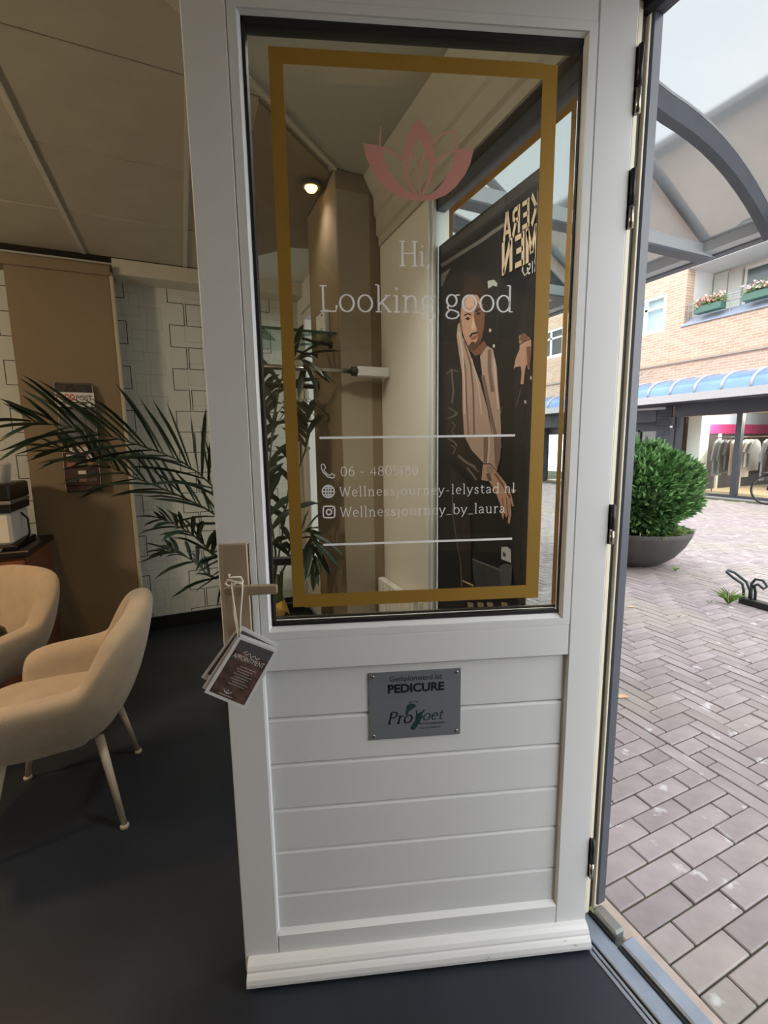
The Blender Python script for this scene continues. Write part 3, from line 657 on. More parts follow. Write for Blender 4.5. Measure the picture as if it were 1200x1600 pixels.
def face_grey(root, pt):
    obj('printed_panel', MB().add([pt(0.06, 0.05, 0.0003), pt(0.94, 0.05, 0.0003), pt(0.94, 0.9, 0.0003), pt(0.06, 0.9, 0.0003)], [(0, 1, 2, 3)]), 'card_grey', root, world=False)
card([(371, 980), (428, 1003), (385, 1098), (313, 1060)], 0.046, 0.040, 'rearmost hanging card, pale sheet peeking out at the left', face_grey)
card([(378, 978), (435, 1007), (388, 1102), (320, 1072)], 0.052, 0.047, 'middle hanging card with dark grey top edge', face_grey)
card([(372, 989), (430, 1011), (379, 1104), (315, 1076)], 0.056, 0.052, 'white hanging card just behind the printed front card')
card([(373.7, 993), (435.4, 1016), (383.4, 1110), (318.4, 1083)], 0.062, 0.058, 'front hanging card printed with APPOINTMENT over a dark photo', face_main)
kn = on_door(373, 990, 0.066)
st = MB()
def dw(x, y, e): p = on_door(x, y, e); return dworld(p[0], e, p[1])
st.tube([dw(374, 995, 0.066), dw(368, 960, 0.064), dw(362, 918, 0.061), dw(362, 911, 0.050), dw(363, 919, 0.040), dw(366, 960, 0.044), dw(372, 996, 0.060)], 0.0016, 6)
st.tube([dw(375, 995, 0.067), dw(376, 960, 0.065), dw(379, 918, 0.061), dw(379, 909, 0.052), dw(378, 918, 0.041)], 0.0016, 6)
st.tube([dw(378, 912, 0.062), dw(368, 909, 0.066), dw(356, 906, 0.066), dw(352, 912, 0.066), dw(358, 916, 0.066), dw(370, 911, 0.067), dw(380, 908, 0.066), dw(376, 902, 0.066), dw(366, 902, 0.066), dw(358, 903, 0.066), dw(358, 897, 0.066)], 0.0026, 7)
obj('cord', st, 'cord', smooth=True, label='white cord knotted round the lever and holding the cards', cat='cord')
# ================================================================== inside: column, coat corner
mat('chrome', (170, 168, 165), 0.22, metal=0.95); mat('black_metal', (26, 25, 25), 0.45, metal=0.3)
c1 = empty('column', (-0.13, 1.56, 0), kind='structure', label='brown painted column in the window corner')
obj('column_body', MB().box((-0.233, 1.318, 0), (-0.0205, 1.80, ZC-0.01)), 'wall_brown', c1)
obj('column_panel', MB().box((-0.231, 1.310, 0.02), (-0.077, 1.318, 2.507)), 'wall_taupe', c1)
# radiator low on the pier
rd = empty('radiator', (-0.06, 1.10, 0.12), 0, 'white panel radiator low on the cream pier', 'radiator')
for k in range(9): obj('fin', MB().chbox((-0.075, 0.905+k*0.042, 0.12), (-0.040, 0.943+k*0.042, 0.72), 0.006), 'plaster_cream', rd)
obj('back_panel', MB().box((-0.045, 0.90, 0.15), (-0.0215, 1.285, 0.70)), 'plaster_cream', rd)
# ceiling lamp
mat('lamp_glow', (255, 206, 120), 0.4, emit=6.0); mat('lamp_body', (60, 52, 44), 0.5)
def spot(x, y, label, power, warm=(1.0, 0.72, 0.42), size=0.09, group='ceiling spots', ang=125):
    r = empty('ceiling_spot', (x, y, ZC-0.01), 0, label, 'lamp', group)
    obj('lamp_ring', MB().lathe([(0.045, 0.0), (0.055, -0.012), (0.052, -0.022), (0.036, -0.022), (0.036, -0.004)], 20), 'lamp_body', r, world=False, smooth=True)
    obj('bulb', MB().lathe([(0.001, -0.010), (0.026, -0.012), (0.030, -0.020), (0.020, -0.034), (0.001, -0.040)], 16), 'lamp_glow', r, world=False, smooth=True)
    if power:
        L = bpy.data.lights.new('spot_light', 'SPOT'); L.energy = power; L.color = warm; L.spot_size = math.radians(ang); L.spot_blend = 0.8; L.shadow_soft_size = size
        lo = bpy.data.objects.new('spot_light', L); lo.location = (0, 0, -0.05); COL.objects.link(lo); lo.parent = r
    return r
spot(-0.30, 1.47, 'lit ceiling spot beside the brown column', 6, (1.0, 0.88, 0.72))
spot(-0.46, 0.40, 'added ceiling spot lighting the poster window from out of view', 56, (1.0, 0.94, 0.86), ang=118)  # added behind the door's top rail to brighten poster and pier
spot(-2.05, 1.50, 'ceiling spot above the armchairs', 60, (1.0, 0.58, 0.22), ang=84)
spot(-3.3, -0.2, 'added fill spot near the left wall', 20)  # added out of view to raise the room light
spot(-1.9, -1.2, 'added fill spot behind the entrance', 5, (1.0, 0.86, 0.7))  # unseen fill light added behind the camera
spot(-2.6, -3.0, 'added fill spot near the rear wall', 10, (1.0, 0.86, 0.7))  # another unseen fill light, added at the back of the room
# unseen glowing globes added on the far side to light ceiling and room
mat('fill_globe_glow', (255, 232, 200), 0.4, emit=108.0); mat('fill_globe_glow_dim', (255, 236, 212), 0.4, emit=10.0)
for gx, gy, lab in ((-3.3, 0.9, 'added fill globe beside the armchairs'), (-3.4, -1.5, 'added fill globe in the middle of the salon'), (-3.3, -3.5, 'added fill globe at the rear of the salon')):
    g = empty('fill_globe', (gx, gy, 1.95), 0, lab, 'lamp', 'added fill globes')
    obj('globe', MB().lathe([(0.13*math.sin(math.pi*i/12)+0.001, -0.13*math.cos(math.pi*i/12)) for i in range(13)], 24), 'fill_globe_glow' if gy > 0 else 'fill_globe_glow_dim', g, world=False, smooth=True)
    obj('cable', MB().tube([(0, 0, 0.13), (0, 0, ZC-1.95)], 0.004, 6), 'black_metal', g, world=False)
# coat rails
r1 = empty('coat_rail', (-0.3, 1.24, 1.72), 0, 'chrome coat rail ending in a white sleeve at the column', 'coat rail', 'coat rails')
obj('rod', MB().tube([(-0.60, 1.24, 1.716), (-0.19, 1.24, 1.716)], 0.011, 12), 'chrome', r1, smooth=True)
obj('collar', MB().tube([(-0.205, 1.24, 1.716), (-0.180, 1.24, 1.716)], 0.021, 14), 'metal_dark', r1, smooth=True)
obj('sleeve', MB().chbox((-0.182, 1.218, 1.692), (-0.0205, 1.262, 1.738), 0.006), 'white_trim', r1)
obj('bracket', MB().tube([(-0.60, 1.24, 1.716), (-0.615, 1.33, 1.68), (-0.625, 1.45, 1.63)], 0.010, 8), 'black_metal', r1, smooth=True)
r2 = empty('coat_rail', (-0.5, 1.70, 1.70), 0, 'dark coat rail carrying wire hangers', 'coat rail', 'coat rails')
obj('rod', MB().tube([(-0.69, 1.70, 1.700), (-0.236, 1.70, 1.700)], 0.0125, 12), 'metal_dark', r2, smooth=True)
obj('flange', MB().tube([(-0.250, 1.70, 1.70), (-0.2345, 1.70, 1.70)], 0.032, 18), 'metal_dark', r2, smooth=True)
obj('flange', MB().tube([(-0.70, 1.70, 1.70), (-0.68, 1.70, 1.70)], 0.022, 14), 'metal_dark', r2, smooth=True)
mat('hanger_wire', (58, 58, 60), 0.35, metal=0.7)
hg = [(0, 0, 0.0125), (0.020, 0, 0.010), (0.022, 0, -0.012), (0, 0, -0.030), (0, 0, -0.06)]
hm = MB(); hm.tube([(0, -0.012, 0.004), (0, -0.010, 0.014), (0, 0.004, 0.017), (0, 0.016, 0.006), (0, 0.012, -0.014), (0, 0, -0.028), (0, 0, -0.062)], 0.0018, 6)
hm.tube([(0, 0, -0.062), (0, -0.10, -0.115), (0, -0.19, -0.165), (0, -0.20, -0.180), (0, -0.185, -0.188), (0, 0.185, -0.188), (0, 0.20, -0.180), (0, 0.19, -0.165), (0, 0.10, -0.115)], 0.0019, 6, closed=True)
hme = hm.mesh('coat_hanger', True); hme.materials.append(MATS['hanger_wire'])
for k, (x, a, lab) in enumerate(((-0.290, 0.06, 'wire coat hanger nearest the column'), (-0.312, -0.05, 'second wire coat hanger from the column'), (-0.336, 0.08, 'third wire coat hanger from the column'), (-0.362, -0.02, 'fourth wire coat hanger from the column'), (-0.392, 0.10, 'wire coat hanger farthest from the column'))):
    o = bpy.data.objects.new('coat_hanger', hme); o.location = (x, 1.70, 1.700); o.rotation_euler = (0, 0, 0.28+a*0.3); COL.objects.link(o); tag(o, lab, 'hanger', 'hangers on the dark rail')
# glass shelf on brackets with white box above
sh = empty('glass_shelf', (-0.45, 1.6, 1.90), 0, 'green tinted glass shelf on dark brackets by the column', 'shelf')
obj('shelf_plate', MB().box((-0.72, 1.35, 1.895), (-0.236, 1.80, 1.907)), glass_mat('glass_shelf', (0.72, 0.88, 0.80), 1.5), sh)
obj('shelf_edge', MB().box((-0.72, 1.347, 1.895), (-0.236, 1.350, 1.907)), mat('shelf_green', (40, 74, 62), 0.2), sh)
for y in (1.44, 1.70):
    obj('bracket', MB().tube([(-0.2345, y, 1.868), (-0.30, y, 1.872), (-0.38, y, 1.889)], 0.007, 8), 'black_metal', sh, smooth=True)
    obj('bracket', MB().tube([(-0.2345, y, 1.868), (-0.246, y, 1.868)], 0.018, 12), 'black_metal', sh, smooth=True)
bx = empty('wall_box', (-0.245, 1.52, 1.95), 0, 'small white control box on the column above the shelf', 'control box')
obj('box_body', MB().chbox((-0.262, 1.45, 1.925), (-0.2345, 1.60, 2.035), 0.005), 'white_trim', bx)
obj('button', MB().tube([(-0.266, 1.50, 1.948), (-0.261, 1.50, 1.948)], 0.011, 12), 'print_grey', bx)
obj('keyhole', MB().tube([(-0.2645, 1.49, 2.015), (-0.2615, 1.49, 2.015)], 0.005, 10), 'rubber', bx)

# ================================================================== fabric partition with magazine rack
mat('fabric_brown', (134, 116, 90), 0.95, var=0.06, scale=2.0, bump=0.3, bscale=420)
mat('panel_edge', (196, 182, 152), 0.6)
pn = empty('partition_panel', (-1.55, 2.78, 0), 0, 'tall brown fabric partition panel with pale edge in front of the wallpaper', 'partition')
obj('fabric_face', MB().chbox((-1.832, 2.762, 0.06), (-1.285, 2.84, 2.475), 0.004), 'fabric_brown', pn)
obj('edge_strip', MB().chbox((-1.285, 2.762, 0.045), (-1.268, 2.845, 2.50), 0.002), 'panel_edge', pn)
obj('header', MB().chbox((-1.90, 2.75, 2.475), (-1.276, 2.85, 2.535), 0.003), 'fabric_brown', pn)
obj('foot', MB().chbox((-1.285, 2.755, 0.0), (-1.268, 2.80, 0.10), 0.002), 'white_trim', pn)
obj('plinth', MB().box((-1.83, 2.79, 0.0), (-1.29, 2.83, 0.06)), 'baseboard_black', pn)
rk = empty('magazine_rack', (-1.53, 2.74, 1.12), 0, 'black wire magazine rack fixed to the brown partition', 'rack')
wires = MB()
for z in (1.115, 1.145, 1.43, 1.66): wires.tube([(-1.632, 2.705, z), (-1.632, 2.760, z)], 0.003, 6); wires.tube([(-1.445, 2.705, z), (-1.445, 2.760, z)], 0.003, 6)
obj('wire_frame', MB().tube([(-1.632, 2.757, 1.10), (-1.632, 2.757, 1.80), (-1.445, 2.757, 1.80), (-1.445, 2.757, 1.10)], 0.004, 6, closed=True), 'black_metal', rk)
for z in (1.115, 1.42, 1.64):
    obj('shelf_wire', MB().tube([(-1.632, 2.757, z), (-1.632, 2.702, z), (-1.445, 2.702, z), (-1.445, 2.757, z)], 0.0035, 6), 'black_metal', rk)
    obj('front_wire', MB().tube([(-1.632, 2.702, z), (-1.632, 2.700, z+0.035), (-1.445, 2.700, z+0.035), (-1.445, 2.702, z)], 0.003, 6), 'black_metal', rk)
mat('mag_white', (214, 210, 204), 0.4); mat('mag_black', (30, 28, 28), 0.4, rgb2=(70, 62, 58), scale=40); mat('mag_red', (190, 50, 40), 0.4); mat('mag_rose', (150, 104, 92), 0.4); mat('mag_dark', (36, 26, 24), 0.4, rgb2=(90, 50, 38), scale=30); mat('mag_grey', (120, 118, 114), 0.4, rgb2=(60, 62, 60), scale=28)
def magazine(x0, x1, z0, z1, y, label, bands, lean=0.018):
    root = empty('magazine', ((x0+x1)/2, y, z0), 0, label, 'magazine', 'magazines in the wire rack')
    def P(s, t, k): return (x0+(x1-x0)*s, y+lean*t-k, z0+(z1-z0)*t)
    def sheet(s0, s1, t0, t1, k0, k1): return MB().add([P(s0,t0,k0),P(s1,t0,k0),P(s1,t1,k0),P(s0,t1,k0),P(s0,t0,k1),P(s1,t0,k1),P(s1,t1,k1),P(s0,t1,k1)], [(0,1,2,3),(4,7,6,5),(0,4,5,1),(1,5,6,2),(2,6,7,3),(3,7,4,0)])
    obj('pages', sheet(0, 1, 0, 1, 0, 0.006), 'mag_white', root)
    for t0, t1, m in bands: obj('cover_print', sheet(0.01, 0.99, t0, t1, 0.006, 0.0064), m, root)
    def word(body, s0, s1, t0, th, m):
        me, wd = text_mesh('cover_text', body, 0.03, 0.0008, 1.0); h = max(v.co.y for v in me.vertices)
        for v in me.vertices: v.co = P(s0+v.co.x*(s1-s0), t0+v.co.y/h*th, 0.0068)
        obj('cover_text', me, m, root)
    return root, word
m1, wd_ = magazine(-1.642, -1.436, 1.652, 1.905, 2.722, 'black topped magazine at the back of the top rack tier', [(0.0, 1.0, 'mag_black')]); wd_('FRANCE', 0.05, 0.95, 0.42, 0.10, 'mag_white')
m1.scale = (1, 1, 0.55)
m2, wd_ = magazine(-1.640, -1.430, 1.648, 1.738, 2.708, 'white magazine with red title on the top rack tier', [(0.0, 1.0, 'mag_white')]); wd_('PODO', 0.03, 0.50, 0.45, 0.42, 'mag_red'); wd_('POST', 0.53, 0.95, 0.45, 0.36, 'mag_grey'); wd_('PODOLOGIE', 0.08, 0.8, 0.12, 0.14, 'mag_black')
m3, wd_ = magazine(-1.636, -1.434, 1.43, 1.645, 2.716, 'grey photo magazine on the middle rack tier', [(0.0, 1.0, 'mag_grey')])
m4, wd_ = magazine(-1.636, -1.440, 1.122, 1.425, 2.706, 'dark magazine with rose title band on the lowest rack tier', [(0.0, 0.78, 'mag_dark'), (0.78, 1.0, 'mag_rose')]); wd_('moesson', 0.06, 0.92, 0.80, 0.10, 'mag_white')
for r in range(4):
    for q in range(3): obj('cover_print', MB().box((-1.615+q*0.055, 2.7005+0.018*(0.12+r*0.16), 1.16+r*0.052), (-1.572+q*0.055, 2.7012+0.018*(0.12+r*0.16), 1.192+r*0.052)), ('mag_grey', 'mag_white', 'mag_rose', 'mag_black')[(r*3+q*2) % 4], m4)
# coffee corner
mat('cabinet_wood', (112, 66, 40), 0.5, var=0.2, scale=3, stretch=(2, 2, 14)); mat('cabinet_top', (22, 21, 22), 0.35); mat('plastic_white', (206, 202, 194), 0.35); mat('plastic_black', (20, 20, 21), 0.3); mat('silver', (170, 168, 165), 0.3, metal=0.8)
cb = empty('coffee_cabinet', (-2.1, 2.5, 0), 0, 'reddish wooden cabinet with black top under the coffee machine', 'cabinet')
obj('carcass', MB().chbox((-2.55, 2.22, 0.06), (-1.765, 2.70, 0.80), 0.004), 'cabinet_wood', cb)
for x0, x1 in ((-2.54, -2.16), (-2.15, -1.775)):
    d = obj('door', MB().chbox((x0, 2.200, 0.08), (x1, 2.219, 0.78), 0.003), 'cabinet_wood', cb)
    obj('handle', MB().tube([(x1-0.05, 2.195, 0.60), (x1-0.05, 2.185, 0.61), (x1-0.05, 2.185, 0.69), (x1-0.05, 2.195, 0.70)], 0.004, 6), 'black_metal', d)
obj('plinth', MB().box((-2.53, 2.25, 0), (-1.785, 2.68, 0.06)), 'baseboard_black', cb)
obj('counter_top', MB().chbox((-2.57, 2.19, 0.80), (-1.745, 2.72, 0.835), 0.006), 'cabinet_top', cb)
cm = empty('coffee_machine', (-1.95, 2.40, 0.835), 0, 'black and white coffee machine on the wooden cabinet', 'coffee machine')
obj('body', MB().chbox((-2.08, 2.27, 0.86), (-1.832, 2.60, 1.04), 0.015), 'plastic_white', cm)
obj('base', MB().chbox((-2.09, 2.24, 0.8352), (-1.812, 2.62, 0.862), 0.006), 'plastic_black', cm)
obj('head', MB().chbox((-2.09, 2.26, 1.04), (-1.822, 2.61, 1.085), 0.006), 'plastic_black', cm)
obj('trim_band', MB().chbox((-2.085, 2.255, 1.085), (-1.818, 2.61, 1.105), 0.004), 'silver', cm)
obj('lid', MB().chbox((-2.09, 2.26, 1.105), (-1.818, 2.61, 1.20), 0.01), 'plastic_black', cm)
obj('spout', MB().chbox((-1.99, 2.235, 1.03), (-1.92, 2.27, 1.08), 0.006), 'plastic_black', cm)
obj('tray', MB().chbox((-2.04, 2.20, 0.8352), (-1.87, 2.27, 0.852), 0.004), 'silver', cm)
obj('hose', MB().tube([(-1.83, 2.45, 1.02), (-1.80, 2.45, 0.98), (-1.797, 2.44, 0.90), (-1.815, 2.43, 0.85)], 0.006, 8), 'plastic_black', cm, smooth=True)
obj('lidded_jar', MB().lathe([(0.028, 0.0), (0.040, 0.10), (0.043, 0.105), (0.041, 0.108), (0.030, 0.112), (0.012, 0.116)], 20), 'plastic_white', smooth=True, label='cream lidded jar on top of the coffee machine', cat='jar').location = (-1.868, 2.38, 1.2002)

cb.location.y += 0.05; cm.location.y += 0.05; bpy.data.objects['lidded_jar'].location.y += 0.05

# ================================================================== armchairs
mat('boucle', (166, 149, 126), 0.95, var=0.06, scale=18, bump=0.5, bscale=260, sheen=0.3); mat('leg_beige', (186, 172, 152), 0.45)
def armchair(loc, rz, label):
    root = empty('armchair', loc, rz, label, 'armchair', 'beige boucle armchairs')
    # shell: plan curve from one arm round the back to the other; x forward is -x, back at +x
    plan = [(-0.205, -0.262), (-0.165, -0.270), (-0.02, -0.275), (0.10, -0.274), (0.125, -0.272), (0.185, -0.250), (0.222, -0.18), (0.235, 0.0), (0.222, 0.18), (0.185, 0.250), (0.125, 0.272), (0.10, 0.274), (-0.02, 0.275), (-0.165, 0.270), (-0.205, 0.262)]
    hts = [0.505, 0.560, 0.572, 0.578, 0.600, 0.750, 0.795, 0.800, 0.795, 0.750, 0.600, 0.578, 0.572, 0.560, 0.505]
    flare = [0.03, 0.03, 0.032, 0.034, 0.045, 0.085, 0.10, 0.10, 0.10, 0.085, 0.045, 0.034, 0.032, 0.03, 0.03]
    mb = MB(); ring = []; N = len(plan)
    for i, (x, y) in enumerate(plan):
        a = Vector(plan[max(0, i-1)]); b = Vector(plan[min(N-1, i+1)]); d = (b-a).normalized(); nn = Vector((d.y, -d.x))
        h = hts[i]; f = flare[i]; p = Vector((x, y)); t = 0.035
        k_ = 0.05 if 4 <= i <= 10 else 0.0
        prof = [(p-nn*(0.085+k_), 0.335), (p-nn*(0.045+k_), 0.345), (p+nn*(f*0.25), 0.45), (p+nn*f, h-0.045), (p+nn*(f-0.008), h), (p+nn*(f-0.075), h+0.002), (p+nn*(f-0.110), h-0.04), (p-nn*(0.085), 0.46), (p-nn*0.12, 0.40)]
        ring.append([(q.x, q.y, z) for q, z in prof])
    K = len(ring[0]); vs = [q for r_ in ring for q in r_]
    fs = [(i*K+k, i*K+(k+1) % K, (i+1)*K+(k+1) % K, (i+1)*K+k) for i in range(N-1) for k in range(K)]+[tuple(range(K-1, -1, -1)), tuple((N-1)*K+k for k in range(K))]
    mb.add(vs, fs); obj('shell', mb, 'boucle', root, world=False, smooth=True, subsurf=2)
    s = MB(); cs = [(-0.30, -0.215), (-0.10, -0.235), (0.08, -0.225), (0.16, -0.12), (0.175, 0.0), (0.16, 0.12), (0.08, 0.225), (-0.10, 0.235), (-0.30, 0.215), (-0.325, 0.0)]
    n = len(cs); L = []
    for z, k in ((0.335, 0.94), (0.345, 1.0), (0.43, 1.0), (0.452, 0.95), (0.458, 0.6)): L += [(x*k, y*k, z) for x, y in cs]
    s.add(L, [tuple(range(n-1, -1, -1)), tuple(4*n+i for i in range(n))]+[(r_*n+i, r_*n+(i+1) % n, (r_+1)*n+(i+1) % n, (r_+1)*n+i) for r_ in range(4) for i in range(n)])
    obj('seat_cushion', s, 'boucle', root, world=False, smooth=True, subsurf=2)
    for x, y in ((0.19, -0.225), (0.19, 0.225), (-0.225, -0.225), (-0.225, 0.225)):
        leg = obj('leg', MB().tube([(x*0.68, y*0.72, 0.345), (x, y, 0.010)], [0.0155, 0.0100], 12), 'leg_beige', root, world=False, smooth=True)
        obj('glide', MB().lathe([(0.012, 0.0), (0.0155, 0.002), (0.0155, 0.012), (0.011, 0.016)], 12, (x, y, 0)), 'leg_beige', leg, world=False, smooth=True)
    return root
armchair((-1.415, 1.205, 0), -0.02, 'beige armchair in front, seen from its side')
armchair((-1.905, 1.815, 0), 0.85, 'beige armchair farther back, lit orange beside the coffee cabinet')
obj('seat_pad', MB().lathe([(0.02, -0.075), (0.07, -0.065), (0.105, -0.03), (0.112, 0.0), (0.105, 0.03), (0.07, 0.065), (0.02, 0.075)], 24), 'plastic_black', smooth=True, label='small round black cushion lying on the farther armchair', cat='cushion').location = (-1.845, 1.74, 0.535)

# ================================================================== palm in a black box planter
mat('planter_black', (18, 18, 19), 0.4); mat('soil', (38, 30, 24), 0.95, bump=0.6, bscale=50); mat('palm_leaf', (48, 68, 50), 0.42, rgb2=(28, 46, 34), scale=10, spec=0.4); mat('palm_stem', (74, 84, 48), 0.6); mat('gold_paper', (196, 158, 76), 0.4, metal=0.3, var=0.1, scale=30)
pm = empty('potted_palm', (-0.55, 1.53, 0), 0, 'dark green palm with long arching fronds behind the door', 'palm')
pb_ = MB()
x0, x1, y0, y1, zt = -0.775, -0.345, 1.345, 1.720, 0.50
for lo, hi in (((x0, y0, 0.0), (x1, y0+0.012, zt)), ((x0, y1-0.012, 0.0), (x1, y1, zt)), ((x0, y0+0.012, 0.0), (x0+0.012, y1-0.012, zt)), ((x1-0.012, y0+0.012, 0.0), (x1, y1-0.012, zt)), ((x0+0.012, y0+0.012, 0.0), (x1-0.012, y1-0.012, 0.02))): pb_.box(lo, hi)
obj('planter_box', pb_, 'planter_black', pm)
obj('soil', MB().box((x0+0.012, y0+0.012, 0.30), (x1-0.012, y1-0.012, 0.44)), 'soil', pm)
for k in range(4):
    a = k*1.7; obj('stem', MB().tube([(-0.56+0.02*math.cos(a), 1.53+0.02*math.sin(a), 0.42), (-0.56+0.035*math.cos(a), 1.53+0.035*math.sin(a), 0.60), (-0.56+0.05*math.cos(a), 1.53+0.05*math.sin(a), 0.74)], [0.017, 0.013, 0.009], 8), 'palm_stem', pm, smooth=True)
def frond(ctrl, nleaf, L0, spread, seed, wl=0.0095, droop=0.35):
    rnd = random.Random(seed); P = [Vector(p) for p in ctrl]
    def cr(t):
        t = t*(len(P)-1); i = min(int(t), len(P)-2); f = t-i
        p0, p1, p2, p3 = P[max(i-1, 0)], P[i], P[i+1], P[min(i+2, len(P)-1)]
        return 0.5*((2*p1)+(p2-p0)*f+(2*p0-5*p1+4*p2-p3)*f*f+(3*p1-p0-3*p2+p3)*f**3)
    N = 14; pts = [cr(i/N) for i in range(N+1)]
    fr = obj('frond', MB().tube(pts, [0.006-0.0045*i/N for i in range(N+1)], 6), 'palm_stem', pm, smooth=True)
    for k in range(nleaf):
        t = 0.24+0.76*(k+0.5)/nleaf; p = cr(t); d = (cr(min(1, t+0.02))-cr(max(0, t-0.02))).normalized()
        side = 1 if k % 2 else -1
        up = Vector((0, 0, 1)); lat = d.cross(up)
        lat = lat.normalized() if lat.length > 0.05 else Vector((1, 0, 0)); nrm = lat.cross(d).normalized()
        L = L0*(0.55+0.75*math.sin(math.pi*min(1, t*0.95)))*rnd.uniform(0.85, 1.1)*(1.0 if t < 0.85 else 0.75)
        if t > 0.97: dirv = d
        else: dirv = (d*rnd.uniform(0.7, 0.9)+lat*side*spread+nrm*(rnd.uniform(0.45, 0.8) if k % 3 else rnd.uniform(-0.5, 0.0))).normalized()
        wv = dirv.cross(nrm).normalized(); vs = []; M = 5
        for i in range(M+1):
            s = i/M; q = p+dirv*(L*s)+Vector((0, 0, -droop*L*s*s*rnd.uniform(0.9, 1.1)))
            wd = 2.5*wl*(0.35+1.9*s)*(1-s)**0.75 if s < 1 else 0.0002
            wd = max(wd, 0.0003); vs += [q+wv*wd, q-nrm*wd*0.5, q-wv*wd]
        fs = []
        for i in range(M): fs += [(3*i, 3*i+1, 3*i+4, 3*i+3), (3*i+1, 3*i+2, 3*i+5, 3*i+4)]
        if any(v.x > -0.25 and v.y > 1.28 for v in vs): continue
        me = bpy.data.meshes.new('leaflet'); me.from_pydata([tuple(v) for v in vs], [], fs); me.shade_smooth(); me.materials.append(MATS['palm_leaf'])
        o = bpy.data.objects.new('leaflet', me); link(o, fr)
        o.matrix_parent_inverse = PMAT[pm.name].inverted() @ PMAT[pm.name]
    return fr
B = (-0.56, 1.53, 0.66)
def tip(x, y, Y): p = on(1, Y, x, y); return (p.x, p.y, p.z)
frond([B, (-0.66, 1.52, 0.95), tip(340, 768, 1.50), tip(285, 722, 1.48), tip(200, 690, 1.46), tip(110, 668, 1.43), tip(42, 656, 1.40)], 46, 0.30, 0.34, 1, 0.0100, 0.22)
frond([B, (-0.68, 1.55, 0.92), tip(330, 800, 1.58), tip(265, 768, 1.60), tip(200, 742, 1.62), tip(140, 715, 1.64), tip(82, 697, 1.66)], 42, 0.24, 0.34, 2, 0.0095, 0.25)
frond([B, (-0.68, 1.45, 0.86), tip(340, 872, 1.42), tip(310, 842, 1.38), tip(278, 822, 1.36), tip(245, 808, 1.34)], 30, 0.15, 0.55, 3, 0.0075)
frond([B, (-0.68, 1.62, 0.80), tip(338, 905, 1.66), tip(305, 878, 1.70), tip(272, 862, 1.74), tip(250, 862, 1.78)], 26, 0.15, 0.55, 4, 0.0075)
frond([B, (-0.57, 1.50, 0.95), (-0.56, 1.44, 1.30), tip(440, 590, 1.36), tip(466, 560, 1.30), tip(480, 575, 1.26)], 30, 0.22, 0.55, 5, 0.0085)
frond([B, (-0.50, 1.55, 0.90), tip(450, 780, 1.58), tip(478, 700, 1.62), tip(480, 660, 1.64), tip(484, 640, 1.66)], 30, 0.20, 0.6, 6, 0.0090)
frond([B, (-0.50, 1.45, 0.80), tip(455, 850, 1.40), tip(480, 828, 1.36), tip(490, 850, 1.32), tip(490, 890, 1.30)], 24, 0.15, 0.6, 7, 0.0080)
frond([B, (-0.60, 1.62, 1.00), tip(402, 700, 1.74), tip(404, 640, 1.80), tip(398, 600, 1.86), tip(384, 580, 1.92)], 34, 0.22, 0.55, 8, 0.0085)
frond([B, (-0.55, 1.45, 0.85), tip(420, 800, 1.40), tip(405, 760, 1.36), tip(390, 745, 1.32), tip(372, 742, 1.28)], 24, 0.17, 0.6, 9, 0.0085)
gl = empty('gold_ornament', (-0.60, 1.40, 0.55), 0, 'folded gold paper leaf sitting in the palm planter', 'ornament')
def gp_(x, y, Y): p = on(1, Y, x, y); return tuple(p)
obj('gold_leaf', MB().add([gp_(426, 946, 1.40), gp_(441, 939, 1.39), gp_(447, 955, 1.37), gp_(441, 969, 1.37), gp_(428, 960, 1.39), gp_(440, 953, 1.355)], [(0, 1, 5), (1, 2, 5), (2, 3, 5), (3, 4, 5), (4, 0, 5)]), 'gold_paper', gl)
obj('gold_leaf', MB().add([gp_(443, 934, 1.42), gp_(449, 947, 1.41), gp_(453, 960, 1.42), gp_(446, 955, 1.40), gp_(442, 940, 1.40)], [(0, 1, 4), (1, 3, 4), (1, 2, 3)]), 'gold_paper', gl)
obj('stick', MB().tube([(-0.60, 1.41, 0.43), gp_(440, 955, 1.392)], 0.0015, 5), 'palm_stem', gl)
# ================================================================== poster in the shop window (seen from behind, so the print is mirrored)
mat('poster_black', (30, 31, 35), 0.45); 
PX = 0.0225
def ink(name, rgb): return mat('ink_'+name, rgb, 0.5)
ps = empty('window_poster', (PX, 0.6, 0.63), 0, 'black fashion poster of a man in leather jacket and scarf, seen mirrored', 'poster')
tl, tr_, bl_, br_ = on(0, PX, 690, 382), on(0, PX, 843, 262), on(0, PX, 690, 950), on(0, PX, 835, 950)
PY0, PY1, PZ0, PZ1 = tr_.y, tl.y+0.02, 0.60, (tl.z+tr_.z)/2
obj('poster_sheet', MB().box((PX, PY0, PZ0), (PX+0.003, min(PY1, 0.856), PZ1)), 'poster_black', ps)
lvl = [0]
def pz(sx, sy, k): return (lambda P: [on(0, PX, sx+x*k, sy+y*k) for x, y in P])
zA = pz(680, 420, 180/1029); zB = pz(680, 680, 180/1029); zC = pz(660, 160, 260/1200)
def patch(f, pts, m, name='printed_shape'):
    lvl[0] += 1; d = 0.0003+0.00006*lvl[0]
    v = [(PX-d, min(max(p.y, PY0), PY1), max(p.z, PZ0)) for p in f(pts)]
    obj(name, MB().add(v, [tuple(range(len(v)))]), m, ps)
